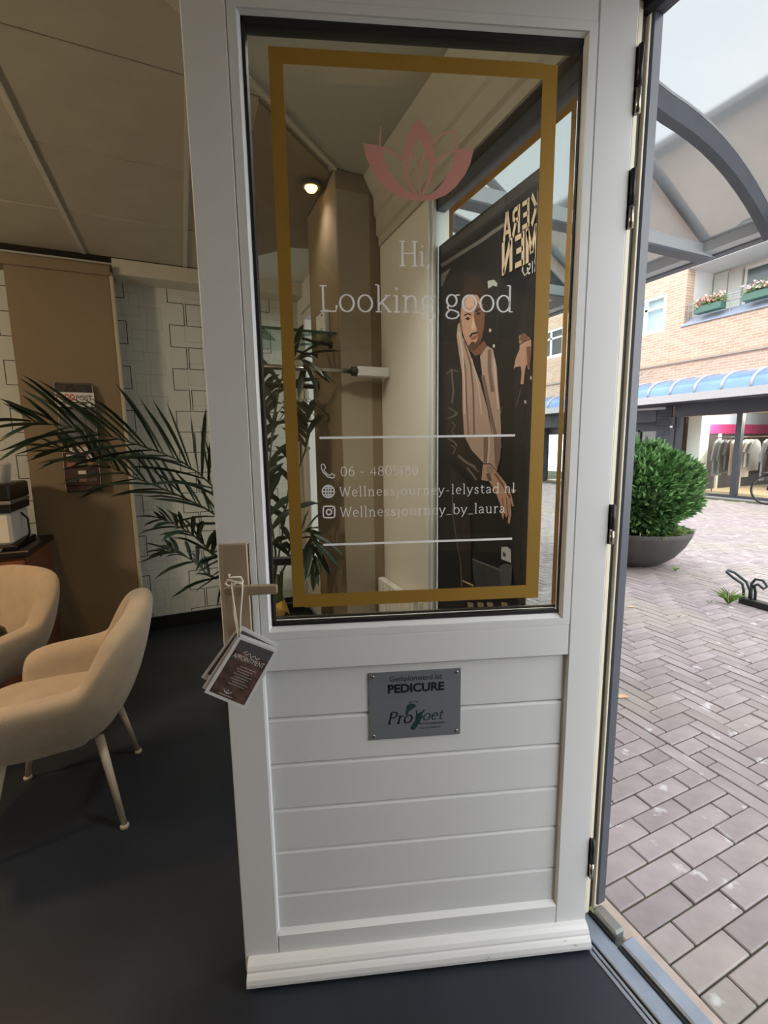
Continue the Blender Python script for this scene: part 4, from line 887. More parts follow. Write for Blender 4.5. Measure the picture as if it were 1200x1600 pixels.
def line(f, pts, wd, m):
    out, back = [], []
    for i, p in enumerate(pts):
        a = pts[max(0, i-1)]; b = pts[min(len(pts)-1, i+1)]; dx, dy = b[0]-a[0], b[1]-a[1]; L = math.hypot(dx, dy) or 1
        out.append((p[0]-dy/L*wd/2, p[1]+dx/L*wd/2)); back.append((p[0]+dy/L*wd/2, p[1]-dx/L*wd/2))
    lvl[0] += 1; d = 0.0003+0.00006*lvl[0]; n = len(pts)
    v = [(PX-d, min(max(q.y, PY0), PY1), q.z) for q in f(out+back)]
    obj('printed_stroke', MB().add(v, [(i, i+1, n+i+1, n+i) for i in range(n-1)]), m, ps)
G1, G2, G3 = ink('grey1', (74, 72, 72)), ink('grey2', (108, 104, 100)), ink('grey3', (48, 48, 52))
SK, SKS, SKH = ink('skin', (186, 148, 128)), ink('skin_shade', (120, 84, 68)), ink('skin_light', (206, 174, 156))
HR, SC, SCS, SCL = ink('hair', (58, 46, 42)), ink('scarf', (176, 152, 138)), ink('scarf_shade', (124, 102, 92)), ink('scarf_light', (202, 182, 170))
JK, JKH, BR, TAN = ink('jacket', (40, 38, 38)), ink('jacket_light', (112, 106, 98)), ink('brown', (62, 50, 44)), ink('tan', (196, 178, 150))
patch(zC, [(135,1045),(420,820),(640,640),(860,470),(865,560),(640,720),(420,890),(135,1110)], G1)
patch(zC, [(135,1110),(420,890),(640,720),(862,570),(862,620),(600,790),(420,920),(135,1150)], G3)
line(zC, [(135,1180),(260,1100),(420,1000),(590,880)], 26, G2)
patch(zC, [(135,1240),(210,1190),(170,1260),(145,1330),(135,1330)], G2)
BLK = {'K': [[(0.14,0),(0.14,1)], [(0.86,1),(0.30,0.48)], [(0.34,0.56),(0.88,0)]], 'E': [[(0.16,0),(0.16,1)], [(0.16,0.9),(0.84,0.9)], [(0.16,0.5),(0.74,0.5)], [(0.16,0.1),(0.84,0.1)]],
 'R': [[(0.14,0),(0.14,1)], [(0.14,0.9),(0.60,0.9),(0.80,0.80),(0.80,0.62),(0.60,0.50),(0.14,0.50)], [(0.46,0.5),(0.86,0)]], 'A': [[(0.10,0),(0.46,1)], [(0.90,0),(0.54,1)], [(0.26,0.28),(0.74,0.28)]],
 'M': [[(0.11,0),(0.11,1)], [(0.89,0),(0.89,1)], [(0.13,0.95),(0.50,0.25)], [(0.87,0.95),(0.50,0.25)]], 'N': [[(0.14,0),(0.14,1)], [(0.86,0),(0.86,1)], [(0.18,0.95),(0.82,0.05)]],
 'I': [[(0.5,0),(0.5,1)]], 'S': [[(0.84,0.9),(0.30,0.9),(0.16,0.80),(0.16,0.62),(0.30,0.52),(0.70,0.48),(0.84,0.38),(0.84,0.20),(0.70,0.1),(0.16,0.1)]]}
def mirrored(body, x0, x1, y0, y1, m, wd=0.26):   # corners in the same enlarged frame: right end is where reading starts
    A, Bp = zC([(x1, y1[1])])[0], zC([(x1, y0[1])])[0]; Cc, Dd = zC([(x0, y1[0])])[0], zC([(x0, y0[0])])[0]; mb = MB(); n_ = len(body)
    for q, ch in enumerate(body):
        for pl in BLK[ch]:
            def M(x, y, q=q): s_ = (q+0.04+0.92*x)/n_; p = A.lerp(Cc, s_).lerp(Bp.lerp(Dd, s_), y); return (PX-0.003, max(p.y, PY0), p.z)
            stroke_poly(mb, pl, wd*0.62, wd, M)
    obj('poster_text', mb, m, ps)
mirrored('KERA', 585, 857, (815, 630), (1010, 850), TAN)
mirrored('MEN', 575, 845, (1020, 862), (1255, 1118), TAN)
mirrored('KIS', 765, 835, (1165, 1125), (1248, 1212), ink('pale', (196, 194, 190)))
line(zC, [(725,1180),(722,1215),(738,1248),(762,1225),(758,1190)], 10, ink('pale', (196, 194, 190)))
patch(zA, [(60,180),(90,90),(160,20),(240,0),(560,60),(700,200),(880,300),(870,1600),(40,1600),(48,400)], JK)
patch(zA, [(90,900),(170,860),(240,900),(250,1250),(270,1600),(110,1600),(80,1300)], ink('sleeve', (52, 48, 44)))
for pts, w_ in (([(150,900),(155,1000),(165,1100),(150,1200)], 14), ([(120,1240),(170,1270),(200,1300),(140,1330)], 12), ([(150,1370),(180,1400),(150,1450),(185,1500)], 12), ([(100,940),(150,900),(210,920)], 10), ([(110,1340),(170,1310),(200,1280)], 9)): line(zA, pts, w_, JKH)
# head
patch(zA, [(240,330),(240,200),(262,110),(320,60),(400,80),(440,150),(450,300),(440,420),(400,300),(330,250),(270,290)], HR)
patch(zA, [(240,310),(300,230),(380,235),(425,320),(445,420),(440,520),(420,610),(395,690),(345,735),(300,705),(262,620),(240,530),(228,420)], SK)
patch(zA, [(350,300),(420,320),(445,420),(440,520),(420,610),(395,690),(370,710),(385,600),(370,520),(345,440),(355,360)], SKS)
patch(zA, [(222,430),(235,460),(246,590),(232,560),(222,500)], SKS)
patch(zA, [(285,240),(340,228),(350,330),(300,350),(270,330)], SKH)
line(zA, [(262,420),(290,400),(325,412)], 14, HR); line(zA, [(360,385),(395,360),(430,370)], 14, HR)
patch(zA, [(270,445),(295,430),(318,445),(295,462)], ink('eye', (48, 38, 36))); patch(zA, [(365,405),(390,388),(412,398),(390,415)], ink('eye', (48, 38, 36)))
patch(zA, [(338,440),(350,430),(362,530),(335,545),(325,535)], SKH)
line(zA, [(312,610),(335,580),(360,575),(385,565)], 18, HR); patch(zA, [(318,622),(345,602),(380,585),(392,595),(360,630),(330,640)], ink('lip', (150, 92, 84)))
patch(zA, [(262,620),(300,690),(330,650),(350,650),(360,665),(395,620),(405,650),(392,700),(345,738),(300,712)], ink('beard', (92, 66, 56)))
patch(zA, [(472,110),(530,98),(560,130),(555,160),(520,150),(476,180)], ink('pale2', (168, 172, 166)))
patch(zA, [(300,710),(345,738),(395,690),(440,640),(470,700),(420,760),(360,780)], SKS)
# scarf
patch(zA, [(205,500),(222,480),(245,600),(300,720),(350,860),(400,1000),(470,1250),(530,1600),(270,1600),(248,1250),(245,950),(215,750),(195,600)], SC)
patch(zA, [(405,780),(470,690),(520,720),(555,880),(565,1050),(585,1250),(598,1600),(530,1600),(480,1250),(430,1000)], SC)
for pts, w_ in (([(260,650),(320,850),(345,1100),(350,1400),(360,1600)], 16), ([(230,640),(275,900),(285,1200),(310,1600)], 12), ([(430,950),(480,1200),(545,1500),(560,1600)], 30), ([(490,720),(490,900),(520,1100)], 34)): line(zA, pts, w_, SCS)
for pts, w_ in (([(215,560),(250,760),(262,1000),(268,1300)], 16), ([(530,800),(545,1000),(570,1250)], 18), ([(330,800),(390,1050),(420,1300)], 10)): line(zA, pts, w_, SCL)
patch(zA, [(350,790),(400,790),(420,900),(400,940),(370,880)], JK)
# second person's sleeve and hand at the right
patch(zA, [(755,600),(800,575),(860,625),(865,700),(850,900),(838,900),(825,850),(808,900),(795,1030),(768,1030),(778,930),(770,870),(720,880),(705,900),(725,800),(760,720)], SK)
line(zA, [(745,690),(800,650),(860,625)], 10, HR); patch(zA, [(820,700),(862,690),(850,900),(830,860)], SKS); patch(zA, [(770,590),(800,576),(850,615),(790,650),(758,640)], SKS)
for x, y in ((497, 550), (530, 690), (812, 1190), (865, 975)): patch(zA, [(x-9,y-14),(x+9,y-14),(x+9,y+14),(x-9,y+14)], ink('pale', (196, 194, 190)))
line(zA, [(770,1080),(730,1240)], 8, G2); line(zA, [(605,1230),(590,1300)], 8, G2)
# lower half
patch(zB, [(110,0),(270,0),(330,120),(440,260),(410,400),(360,420),(270,300),(170,220),(110,80)], ink('sleeve2', (44, 40, 38)))
for pts, w_ in (([(120,30),(180,60),(200,100)], 12), ([(210,180),(280,240),(370,290)], 22), ([(290,290),(340,350),(375,400)], 16), ([(330,270),(400,330)], 12), ([(150,90),(190,120),(160,170)], 10)): line(zB, pts, w_, JKH)
patch(zB, [(265,0),(600,0),(590,200),(560,320),(500,250),(440,250),(330,130)], SC); patch(zB, [(440,0),(500,0),(470,250),(440,240)], SCS); patch(zB, [(530,0),(600,0),(590,200),(560,320),(540,250)], SCS); line(zB, [(488,0),(488,120),(476,250)], 14, SCL)
patch(zB, [(435,260),(500,260),(560,330),(640,430),(690,540),(712,630),(700,640),(680,590),(690,700),(672,795),(655,780),(665,700),(640,740),(628,690),(615,755),(598,700),(590,620),(545,500),(490,410),(420,400)], SK)
line(zB, [(540,340),(610,440),(680,560)], 18, SKS); patch(zB, [(690,480),(738,488),(710,515),(690,505)], SKH); line(zB, [(610,560),(622,700)], 8, SKS); line(zB, [(645,560),(655,700)], 8, SKS)
patch(zB, [(472,285),(500,275),(528,300),(522,335),(495,345),(472,325)], ink('watch', (150, 136, 118))); line(zB, [(480,340),(500,410)], 36, ink('watch_band', (104, 92, 78)))
patch(zB, [(140,260),(220,320),(300,420),(330,900),(330,1350),(250,1350),(200,950),(150,560)], ink('trouser', (42, 38, 38)))
line(zB, [(160,540),(165,720),(200,940),(235,1150),(245,1350)], 7, G2)
patch(zB, [(340,1105),(430,1150),(600,1210),(600,1360),(370,1360),(350,1250)], ink('bag', (62, 64, 70))); patch(zB, [(580,1170),(640,1140),(695,1160),(690,1360),(600,1360)], ink('bag2', (84, 86, 92))); line(zB, [(340,1105),(440,1145),(600,1205)], 16, G2); line(zB, [(432,1150),(460,1360)], 6, JK)
patch(zB, [(600,1000),(650,995),(685,1020),(688,1140),(600,1105)], ink('tag', (190, 194, 200))); patch(zB, [(615,1035),(640,1060),(640,1085),(615,1080)], G1)
patch(zB, [(245,1290),(355,1335),(350,1350),(255,1305)], TAN)
for x in (295, 385, 470, 600): patch(zB, [(x,1490),(x+55,1495),(x+65,1560),(x+10,1545)], ink('tan2', (150, 136, 114)))

# ================================================================== glass canopy over the pavement
mat('canopy_steel', (104, 110, 120), 0.45, metal=0.3, var=0.06, scale=5); mat('canopy_light', (196, 202, 206), 0.45, metal=0.2); MATS['canopy_glass'] = frosted_mat('canopy_glass')
cn = empty('glass_canopy', (1.4, 2.0, 2.7), 0, 'curved glass canopy on dark steel brackets over the pavement', 'canopy')
XF = 2.68
def prof(x):   # height of the curved glazing bars above the street
    if x < 1.55: return 3.46-0.20*(x-0.12)
    t = (x-1.55)/(XF-0.10-1.55); return 3.174-0.43*(0.27*t+0.73*t**2.3)
xs_ = [0.12+0.18*i for i in range(8)]+[1.55+(XF-0.10-1.55)*i/9 for i in range(10)]
def rail(mb, y, h0, h1, wd):
    vs = []
    for x in xs_: z = prof(x); vs += [(x, y-wd/2, z+h0), (x, y+wd/2, z+h0), (x, y+wd/2, z+h1), (x, y-wd/2, z+h1)]
    n_ = len(xs_); mb.add(vs, [(3, 2, 1, 0), tuple(4*(n_-1)+k for k in range(4))]+[(4*i+k, 4*i+(k+1) % 4, 4*i+4+(k+1) % 4, 4*i+4+k) for i in range(n_-1) for k in range(4)]); return mb
PIT = 1.62; CY0 = 1.08-PIT
bars = [CY0+PIT*k for k in range(6)]
bm_ = rail(MB(), 0, -0.10, 0.0, 0.055).mesh('curved_bar'); bm_.materials.append(MATS['canopy_steel'])
bt_ = rail(MB(), 0, 0.004, 0.018, 0.06).mesh('cover_strip'); bt_.materials.append(MATS['canopy_light'])
for y in bars:
    o = bpy.data.objects.new('curved_bar', bm_); o.location = (0, y, 0); link(o, cn)
    s = bpy.data.objects.new('cover_strip', bt_); s.location = (0, 0, 0); COL.objects.link(s); s.parent = o
pan = MB(); vs = []
for x in xs_: z = prof(x)+0.002; vs += [(x, 0.03, z), (x, PIT-0.03, z)]
pan.add(vs, [(2*i, 2*i+1, 2*i+3, 2*i+2) for i in range(len(xs_)-1)])
pme = pan.mesh('glazing_panel', True); pme.materials.append(MATS['canopy_glass'])
for y in bars[:-1]:
    o = bpy.data.objects.new('glazing_panel', pme); o.location = (0, y, 0); link(o, cn)
yA, yB = CY0-0.3, bars[-1]+0.3
obj('front_beam', MB().chbox((XF-0.03, yA, 2.69), (XF+0.05, yB, 2.80), 0.004), 'canopy_steel', cn)
obj('gutter', MB().prism([(XF-0.13, 2.70), (XF-0.03, 2.70), (XF-0.03, 2.80), (XF-0.04, 2.80), (XF-0.04, 2.715), (XF-0.12, 2.715), (XF-0.12, 2.79), (XF-0.13, 2.79)], 1, yA, yB), 'canopy_light', cn)
obj('wall_beam', MB().box((0.118, yA, 3.30), (0.16, yB, 3.48)), 'canopy_steel', cn)
for y in (-0.50, 1.50, 2.55, 3.6, 4.65, 5.7, 6.75):
    a = obj('bracket_arm', MB().chbox((0.118, y-0.035, 2.68), (XF+0.0, y+0.035, 2.765), 0.004), 'canopy_light', cn)
    obj('arm_flange', MB().chbox((0.118, y-0.045, 2.665), (XF-0.02, y+0.045, 2.680), 0.002), 'canopy_steel', a)
    st_ = obj('strut', MB().tube([(XF-0.02, y, 2.78), (1.98, y, 3.18), (0.118, y, 4.27)], 0.032, 14), 'canopy_steel', cn, smooth=True)
    obj('strut_shoe', MB().chbox((XF-0.09, y-0.04, 2.72), (XF+0.0, y+0.04, 2.79), 0.006), 'canopy_light', st_)
obj('cable', MB().tube([(XF-0.05, 1.46, 2.81), (XF-0.02, 1.36, 2.80), (XF-0.06, 1.26, 2.83), (XF-0.02, 1.08, 2.84), (XF-0.05, 0.8, 2.82)], 0.009, 8), 'rubber', cn, smooth=True)
obj('sign_box', MB().chbox((XF-0.42, 2.02, 2.50), (XF-0.04, 2.42, 2.66), 0.006), 'canopy_light', cn)

# ================================================================== planter with clipped shrub
mat('bowl_grey', (66, 64, 62), 0.7, var=0.15, scale=6, bump=0.15, bscale=40); mat('leaf_green', (112, 152, 92), 0.6, rgb2=(62, 100, 56), scale=9, island=0.35, spec=0.3); mat('leaf_light', (150, 170, 110), 0.6, rgb2=(104, 138, 78), scale=9, island=0.2)
SX, SY = 3.80, 2.80
pt_ = empty('shrub_planter', (SX, SY, PZ), 0, 'round clipped evergreen in a dark grey bowl planter', 'planter')
obj('bowl', MB().lathe([(0.22, 0.0), (0.30, 0.03), (0.42, 0.12), (0.51, 0.24), (0.565, 0.36), (0.58, 0.41), (0.565, 0.42), (0.54, 0.40), (0.50, 0.34)], 40), 'bowl_grey', pt_, world=False, smooth=True)
obj('soil', MB().lathe([(0.50, 0.34), (0.3, 0.37), (0.01, 0.38)], 24), 'soil', pt_, world=False, smooth=True)
obj('twigs', MB().tube([(0, 0, 0.36), (0.02, 0.01, 0.7), (0.0, 0.0, 1.1)], [0.03, 0.02, 0.008], 8).tube([(0, 0, 0.4), (0.2, 0.1, 0.8)], 0.012, 6).tube([(0, 0, 0.4), (-0.2, -0.12, 0.85)], 0.012, 6).tube([(0, 0, 0.45), (0.05, -0.25, 0.8)], 0.012, 6), 'soil', pt_, world=False)
def foliage(n, rx, rz, zc, size, seed, shape):
    rnd = random.Random(seed); vs = []; fs = []
    for _ in range(n):
        a = rnd.uniform(0, 6.2832); u_ = rnd.uniform(-0.92, 1); r_ = math.sqrt(1-u_*u_); k = rnd.uniform(0.72, 1.0)**0.6*(1+0.07*math.sin(5*a+3*u_)+0.05*math.sin(9*u_+2*a))
        p = Vector((rx*r_*math.cos(a)*k, rx*r_*math.sin(a)*k, zc+rz*u_*k))
        out = Vector((math.cos(a)*r_, math.sin(a)*r_, u_*0.8+0.35)).normalized()
        d = (out+Vector((rnd.uniform(-1, 1), rnd.uniform(-1, 1), rnd.uniform(-0.6, 0.9)))*0.55).normalized(); sd = d.orthogonal().normalized(); sd = (Matrix.Rotation(rnd.uniform(0, 6.28), 3, d) @ sd)
        L = size*rnd.uniform(0.7, 1.4); w_ = L*shape
        b = len(vs); vs += [p-d*L*0.3, p+sd*w_, p+d*L, p-sd*w_]; fs.append((b, b+1, b+2, b+3))
    me = bpy.data.meshes.new('foliage'); me.from_pydata([tuple(v) for v in vs], [], fs); return me
o = obj('foliage', foliage(12500, 0.60, 0.52, 0.86, 0.055, 3, 0.34), 'leaf_green', pt_, world=False, kind='stuff')
o = obj('ground_cover', foliage(900, 0.54, 0.07, 0.40, 0.035, 5, 0.42), 'leaf_light', pt_, world=False, kind='stuff')
# weeds and fallen leaves on the paving
mat('weed', (132, 160, 84), 0.6, rgb2=(96, 132, 60), scale=30)
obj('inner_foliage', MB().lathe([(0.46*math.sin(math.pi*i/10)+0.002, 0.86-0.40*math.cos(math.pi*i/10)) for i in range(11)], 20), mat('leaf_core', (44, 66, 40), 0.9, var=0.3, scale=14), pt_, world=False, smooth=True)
def weed(x, y, h, n_, label, seed):
    rnd = random.Random(seed); vs = []; fs = []
    for _ in range(n_):
        a = rnd.uniform(0, 6.28); L = h*rnd.uniform(0.5, 1.1); d = Vector((math.cos(a)*rnd.uniform(0.2, 0.9), math.sin(a)*rnd.uniform(0.2, 0.9), 1)).normalized()
        s = d.cross(Vector((math.sin(a), -math.cos(a), 0.2))).normalized()*L*0.045; m_ = d*L*0.55+Vector((0, 0, 0)); e = d*L+Vector((math.cos(a), math.sin(a), -0.6))*L*0.25; b = len(vs)
        vs += [Vector((0, 0, -0.004)), m_+s, e, m_-s]; fs.append((b, b+1, b+2, b+3))
    me = bpy.data.meshes.new('weed'); me.from_pydata([tuple(v) for v in vs], [], fs)
    o = obj('weed', me, 'weed', label=label, cat='weed', group='weeds in the paving'); o.location = (x, y, PZ); return o
p = on(2, PZ, 1138, 944); weed(p.x, p.y, 0.17, 60, 'tall green weed beside the bicycle rack', 1)
p = on(2, PZ, 1055, 892); weed(p.x, p.y, 0.07, 30, 'low green weed patch beside the bowl planter', 2)
p = on(2, PZ, 1108, 944); weed(p.x, p.y, 0.05, 14, 'tiny weed left of the tall weed', 3)
p = on(2, PZ, 1060, 965); weed(p.x, p.y, 0.035, 12, 'tiny weed between the herringbone bricks', 4)
mat('dry_leaf', (214, 176, 138), 0.7)
lf = MB().add([(-0.035, 0, 0.004), (-0.015, 0.016, 0.010), (0.012, 0.015, 0.012), (0.038, 0.002, 0.006), (0.012, -0.014, 0.010), (-0.015, -0.015, 0.006), (0, 0, 0.003)], [(0, 1, 6), (1, 2, 6), (2, 3, 6), (3, 4, 6), (4, 5, 6), (5, 0, 6)]).mesh('fallen_leaf'); lf.materials.append(MATS['dry_leaf'])
for (x, y, sc, lab) in ((972, 1090, 1.0, 'dry tan leaf on the paving near the door frame'), (986, 949, 0.9, 'small dry leaf farther out on the paving'), (1048, 876, 1.0, 'pale dry leaf beside the bowl planter')):
    q = on(2, PZ, x, y); o = bpy.data.objects.new('fallen_leaf', lf); o.location = (q.x, q.y, PZ); o.scale = (sc, sc, sc); o.rotation_euler = (0, 0, -0.5); COL.objects.link(o); tag(o, lab, 'leaf', 'fallen leaves')
# bicycle rack
mat('rack_steel', (60, 70, 72), 0.5, metal=0.5, var=0.15, scale=20); mat('rack_black', (32, 32, 36), 0.55)
rk2 = empty('bicycle_rack', (3.42, 1.35, PZ), 0, 'low dark steel bicycle rack with looped tubes on a base rail', 'bicycle rack')
obj('base_rail', MB().chbox((3.385, -0.5, PZ), (3.455, 1.455, PZ+0.055), 0.006), 'rack_black', rk2)
for k in range(3):
    y = 1.41-0.55*k
    obj('loop', MB().tube([(3.40, y+0.015, PZ+0.05), (3.40, y+0.018, 0.10), (3.395, y+0.03, 0.155), (3.38, y+0.09, 0.19), (3.37, y+0.15, 0.235), (3.40, y+0.155, 0.245), (3.44, y+0.12, 0.225), (3.45, y+0.03, 0.165), (3.44, y-0.01, 0.10), (3.44, y-0.012, PZ+0.05)], 0.011, 8), 'rack_steel', rk2, smooth=True)
    obj('loop', MB().tube([(3.40, y-0.045, PZ+0.05), (3.40, y-0.040, 0.10), (3.41, y-0.03, 0.17), (3.42, y-0.05, 0.215), (3.43, y-0.10, 0.215), (3.42, y-0.14, 0.175), (3.40, y-0.125, 0.155), (3.39, y-0.085, 0.185), (3.40, y-0.055, 0.16), (3.44, y-0.050, 0.10), (3.44, y-0.052, PZ+0.05)], 0.011, 8), 'rack_steel', rk2, smooth=True)

# ================================================================== building across the street
def brick_far():
    m = mat('brick_far', (206, 168, 140), 0.9); t = m.node_tree; b = t.nodes['Principled BSDF']
    tcn = t.nodes.new('ShaderNodeTexCoord'); mp = t.nodes.new('ShaderNodeMapping'); mp.inputs['Rotation'].default_value = (math.pi/2, 0, math.pi/2)
    sp = t.nodes.new('ShaderNodeSeparateXYZ'); cb_ = t.nodes.new('ShaderNodeCombineXYZ'); t.links.new(tcn.outputs['Object'], sp.inputs[0]); t.links.new(sp.outputs['Y'], cb_.inputs['X']); t.links.new(sp.outputs['Z'], cb_.inputs['Y'])
    br = t.nodes.new('ShaderNodeTexBrick'); br.inputs['Scale'].default_value = 1; br.inputs['Brick Width'].default_value = 0.22; br.inputs['Row Height'].default_value = 0.065; br.inputs['Mortar Size'].default_value = 0.006
    br.inputs['Color1'].default_value = lin((184, 154, 132)); br.inputs['Color2'].default_value = lin((198, 172, 152)); br.inputs['Mortar'].default_value = lin((214, 198, 184))
    t.links.new(cb_.outputs[0], br.inputs['Vector']); t.links.new(br.outputs['Color'], b.inputs['Base Color'])
brick_far()
mat('fascia_dark', (62, 66, 76), 0.5); mat('slate', (70, 74, 84), 0.8, var=0.2, scale=8, bump=0.4, bscale=20); mat('gutter_white', (178, 179, 183), 0.5); mat('blue_glass', (104, 140, 196), 0.12, var=0.15, scale=1.5); mat('win_white', (232, 234, 234), 0.4)
mat('curtain', (190, 212, 222), 0.8, var=0.12, scale=12, stretch=(1, 6, 0.3)); mat('lead_grey', (150, 162, 180), 0.5); mat('shutter', (206, 212, 206), 0.6); mat('loggia_white', (222, 222, 218), 0.7); mat('pane_dark', (84, 98, 98), 0.15); mat('roof_tile', (92, 96, 104), 0.8)
XO = 11.1
sb = empty('shop_building', (XO, 6, PZ), 0, 'brick building across the street with shop front and blue glass awning', 'building')
def B_(name, lo, hi, m, parent=sb, **k): return obj(name, MB().box(lo, hi), m, parent, **k)
LY0, LY1 = 2.6, 7.31
B_('brick_wall', (XO, -4, 2.0), (XO+0.3, 16, 4.29), 'brick_far')
B_('brick_wall', (XO, 7.31, 4.29), (XO+0.3, 7.82, 5.26), 'brick_far'); B_('brick_wall', (XO, 9.0, 4.29), (XO+0.3, 11.4, 5.26), 'brick_far'); B_('brick_wall', (XO, 12.6, 4.29), (XO+0.3, 16, 5.26), 'brick_far')
B_('brick_wall', (XO, 7.31, 5.26), (XO+0.3, 16, 8.4), 'brick_far'); B_('brick_wall', (XO, -4, 4.29), (XO+0.3, LY0, 8.4), 'brick_far'); B_('brick_wall', (XO, LY0, 5.75), (XO+0.3, LY1, 8.4), 'brick_far')
obj('roof', MB().prism([(XO-0.4, 8.4), (XO+3.0, 10.6), (XO+6, 10.6), (XO+6, 8.4)], 1, -4, 16), 'roof_tile', sb)
B_('brick_wall', (XO, 12.8, PZ-0.05), (XO+0.3, 16, 2.0), 'brick_far'); B_('brick_wall', (XO, 16, PZ-0.05), (XO+0.3, 30, 8.4), 'brick_far'); B_('shop_ceiling', (XO+0.3, 7.33, 2.05), (XO+2.5, 12.8, 2.15), 'fascia_dark')
B_('ledge', (XO-0.05, -4, 3.39), (XO, 16, 3.44), mat('ledge_stone', (170, 156, 140), 0.8))
B_('fascia', (XO-0.06, -4, 2.0), (XO-0.001, 7.33, 2.46), 'fascia_dark')
B_('fascia', (XO-0.05, 7.84, 1.90), (XO-0.001, 12.5, 2.46), 'fascia_dark'); B_('fascia', (XO+0.30, 7.84, 1.66), (XO+0.45, 12.5, 2.02), 'fascia_dark')
# slate pillar built of stacked stone strips
pil = B_('pillar', (XO-0.02, 7.42, PZ), (XO+0.40, 7.81, 2.46), 'slate')
for k in range(30):
    z = PZ+k*0.082; d = 0.012*((k*7) % 5)/5
    B_('stone_strip', (XO-0.045-d, 7.405+0.01*((k*3) % 4)/4, z+0.004), (XO-0.02, 7.825-0.01*((k*5) % 4)/4, z+0.078), 'slate', pil)
B_('pillar_edge', (XO-0.06, 7.30, PZ), (XO+0.15, 7.405, 2.0), 'fascia_dark'); B_('pillar', (XO-0.02, 12.3, PZ), (XO+0.40, 12.8, 2.46), 'slate')
obj('wall_lamp', MB().lathe([(0.03, 0), (0.035, 0.03), (0.03, 0.06)], 12, (XO-0.10, 7.36, 1.72)), mat('lamp_white', (240, 240, 240), 0.4), sb, smooth=True)
obj('light_tube', MB().tube([(XO-0.3, 8.45, 2.27), (XO-0.3, 7.42, 2.24)], 0.04, 10), 'gutter_white', sb, smooth=True)
# curved awning
aw = obj('awning_gutter', MB().prism([(10.16, 2.32), (10.30, 2.32), (10.30, 2.38), (10.20, 2.50), (10.16, 2.50)], 1, -4, 15), 'gutter_white', sb)
arcp = [(10.20+0.9*math.sin(a)*0.998, 2.50+0.45*(1-math.cos(a))*0 + 0.45*math.sin(a)**0.8*1.0) for a in (0.0, 0.2, 0.45, 0.75, 1.05, 1.35, 1.5708)]
arcp = [(10.20, 2.50), (10.225, 2.62), (10.29, 2.72), (10.40, 2.80), (10.58, 2.87), (10.82, 2.915), (11.10, 2.94)]
ys_ = [7.51-0.59*k for k in range(-12, 19)]
for y in ys_:
    obj('awning_rib', MB().tube([(a, y, b+0.012) for a, b in arcp], 0.032, 6), 'gutter_white', aw, smooth=True)
    m_ = MB(); vs = []
    for a, b in arcp: vs += [(a, y+0.02, b), (a, y+0.57, b)]
    m_.add(vs, [(2*i, 2*i+1, 2*i+3, 2*i+2) for i in range(len(arcp)-1)]); obj('awning_pane', m_, 'blue_glass', aw, smooth=True)
B_('awning_top_rail', (XO-0.04, -4, 2.92), (XO, 15, 2.97), 'gutter_white', aw)
B_('awning_soffit', (10.25, -4, 2.30), (XO, 15, 2.315), 'fascia_dark', aw)
for y in (8.5, 8.75): obj('stay_rod', MB().tube([(10.25, y+0.35, 2.55), (XO, y-0.35, 3.30)], 0.014, 6), 'gutter_white', aw)
# upper windows
def upwin(y0, y1, z0, z1, bars_):
    wroot = obj('window_frame', MB().box((XO+0.02, y0, z0), (XO+0.10, y0+0.09, z1)).box((XO+0.02, y1-0.09, z0), (XO+0.10, y1, z1)).box((XO+0.02, y0+0.09, z1-0.08), (XO+0.10, y1-0.09, z1)).box((XO+0.02, y0+0.09, z0), (XO+0.10, y1-0.09, z0+0.10)), 'win_white', sb)
    for y in bars_: B_('window_bar', (XO+0.03, y-0.04, z0+0.1), (XO+0.09, y+0.04, z1-0.08), 'win_white', wroot)
    B_('transom', (XO+0.03, y0+0.09, z1-0.34), (XO+0.09, y1-0.09, z1-0.28), 'win_white', wroot)
    B_('curtain', (XO+0.16, y0, z0), (XO+0.18, y1, z1), 'curtain', wroot); B_('pane', (XO+0.055, y0+0.09, z0+0.1), (XO+0.060, y1-0.09, z1-0.08), 'glass_window', wroot)
upwin(7.82, 9.0, 4.29, 5.26, (8.42,)); upwin(11.4, 12.6, 4.29, 5.26, (12.0,))
# loggia with shutters, planters and lead sill
obj('lead_sill', MB().prism([(XO-0.04, 4.28), (XO+0.02, 4.28), (XO+0.30, 4.47), (XO+0.30, 4.52), (XO+0.24, 4.52), (XO-0.04, 4.31)], 1, LY0, LY1+0.06), 'lead_grey', sb)
B_('loggia_wall', (XO+1.1, LY0, 4.29), (XO+1.2, LY1, 6.0), 'loggia_white'); B_('loggia_wall', (XO+0.3, LY1, 4.29), (XO+1.1, LY1+0.1, 6.0), 'loggia_white'); B_('loggia_ceiling', (XO+0.02, LY0, 5.68), (XO+1.1, LY1, 5.76), 'loggia_white'); B_('loggia_floor', (XO+0.3, LY0, 4.24), (XO+1.1, LY1, 4.32), 'lead_grey')
B_('shutter', (XO+1.02, 6.95, 4.5), (XO+1.1, 7.28, 5.66), 'shutter'); B_('shutter', (XO+1.03, 6.62, 4.5), (XO+1.09, 6.93, 5.60), 'shutter')
for y0 in (5.80, 5.02, 4.24):
    f_ = B_('window_frame', (XO+1.04, y0, 4.6), (XO+1.10, y0+0.76, 5.6), 'win_white'); B_('pane', (XO+1.02, y0+0.07, 4.68), (XO+1.04, y0+0.69, 5.52), 'pane_dark', f_)
for z in (4.66, 4.80): obj('railing', MB().tube([(XO+0.10, LY0, z), (XO+0.10, LY1, z)], 0.015, 6), 'gutter_white', sb)
for y in (7.28, 6.3, 5.3, 4.3): obj('railing', MB().tube([(XO+0.10, y, 4.40), (XO+0.10, y, 4.82)], 0.013, 6), 'gutter_white', sb)
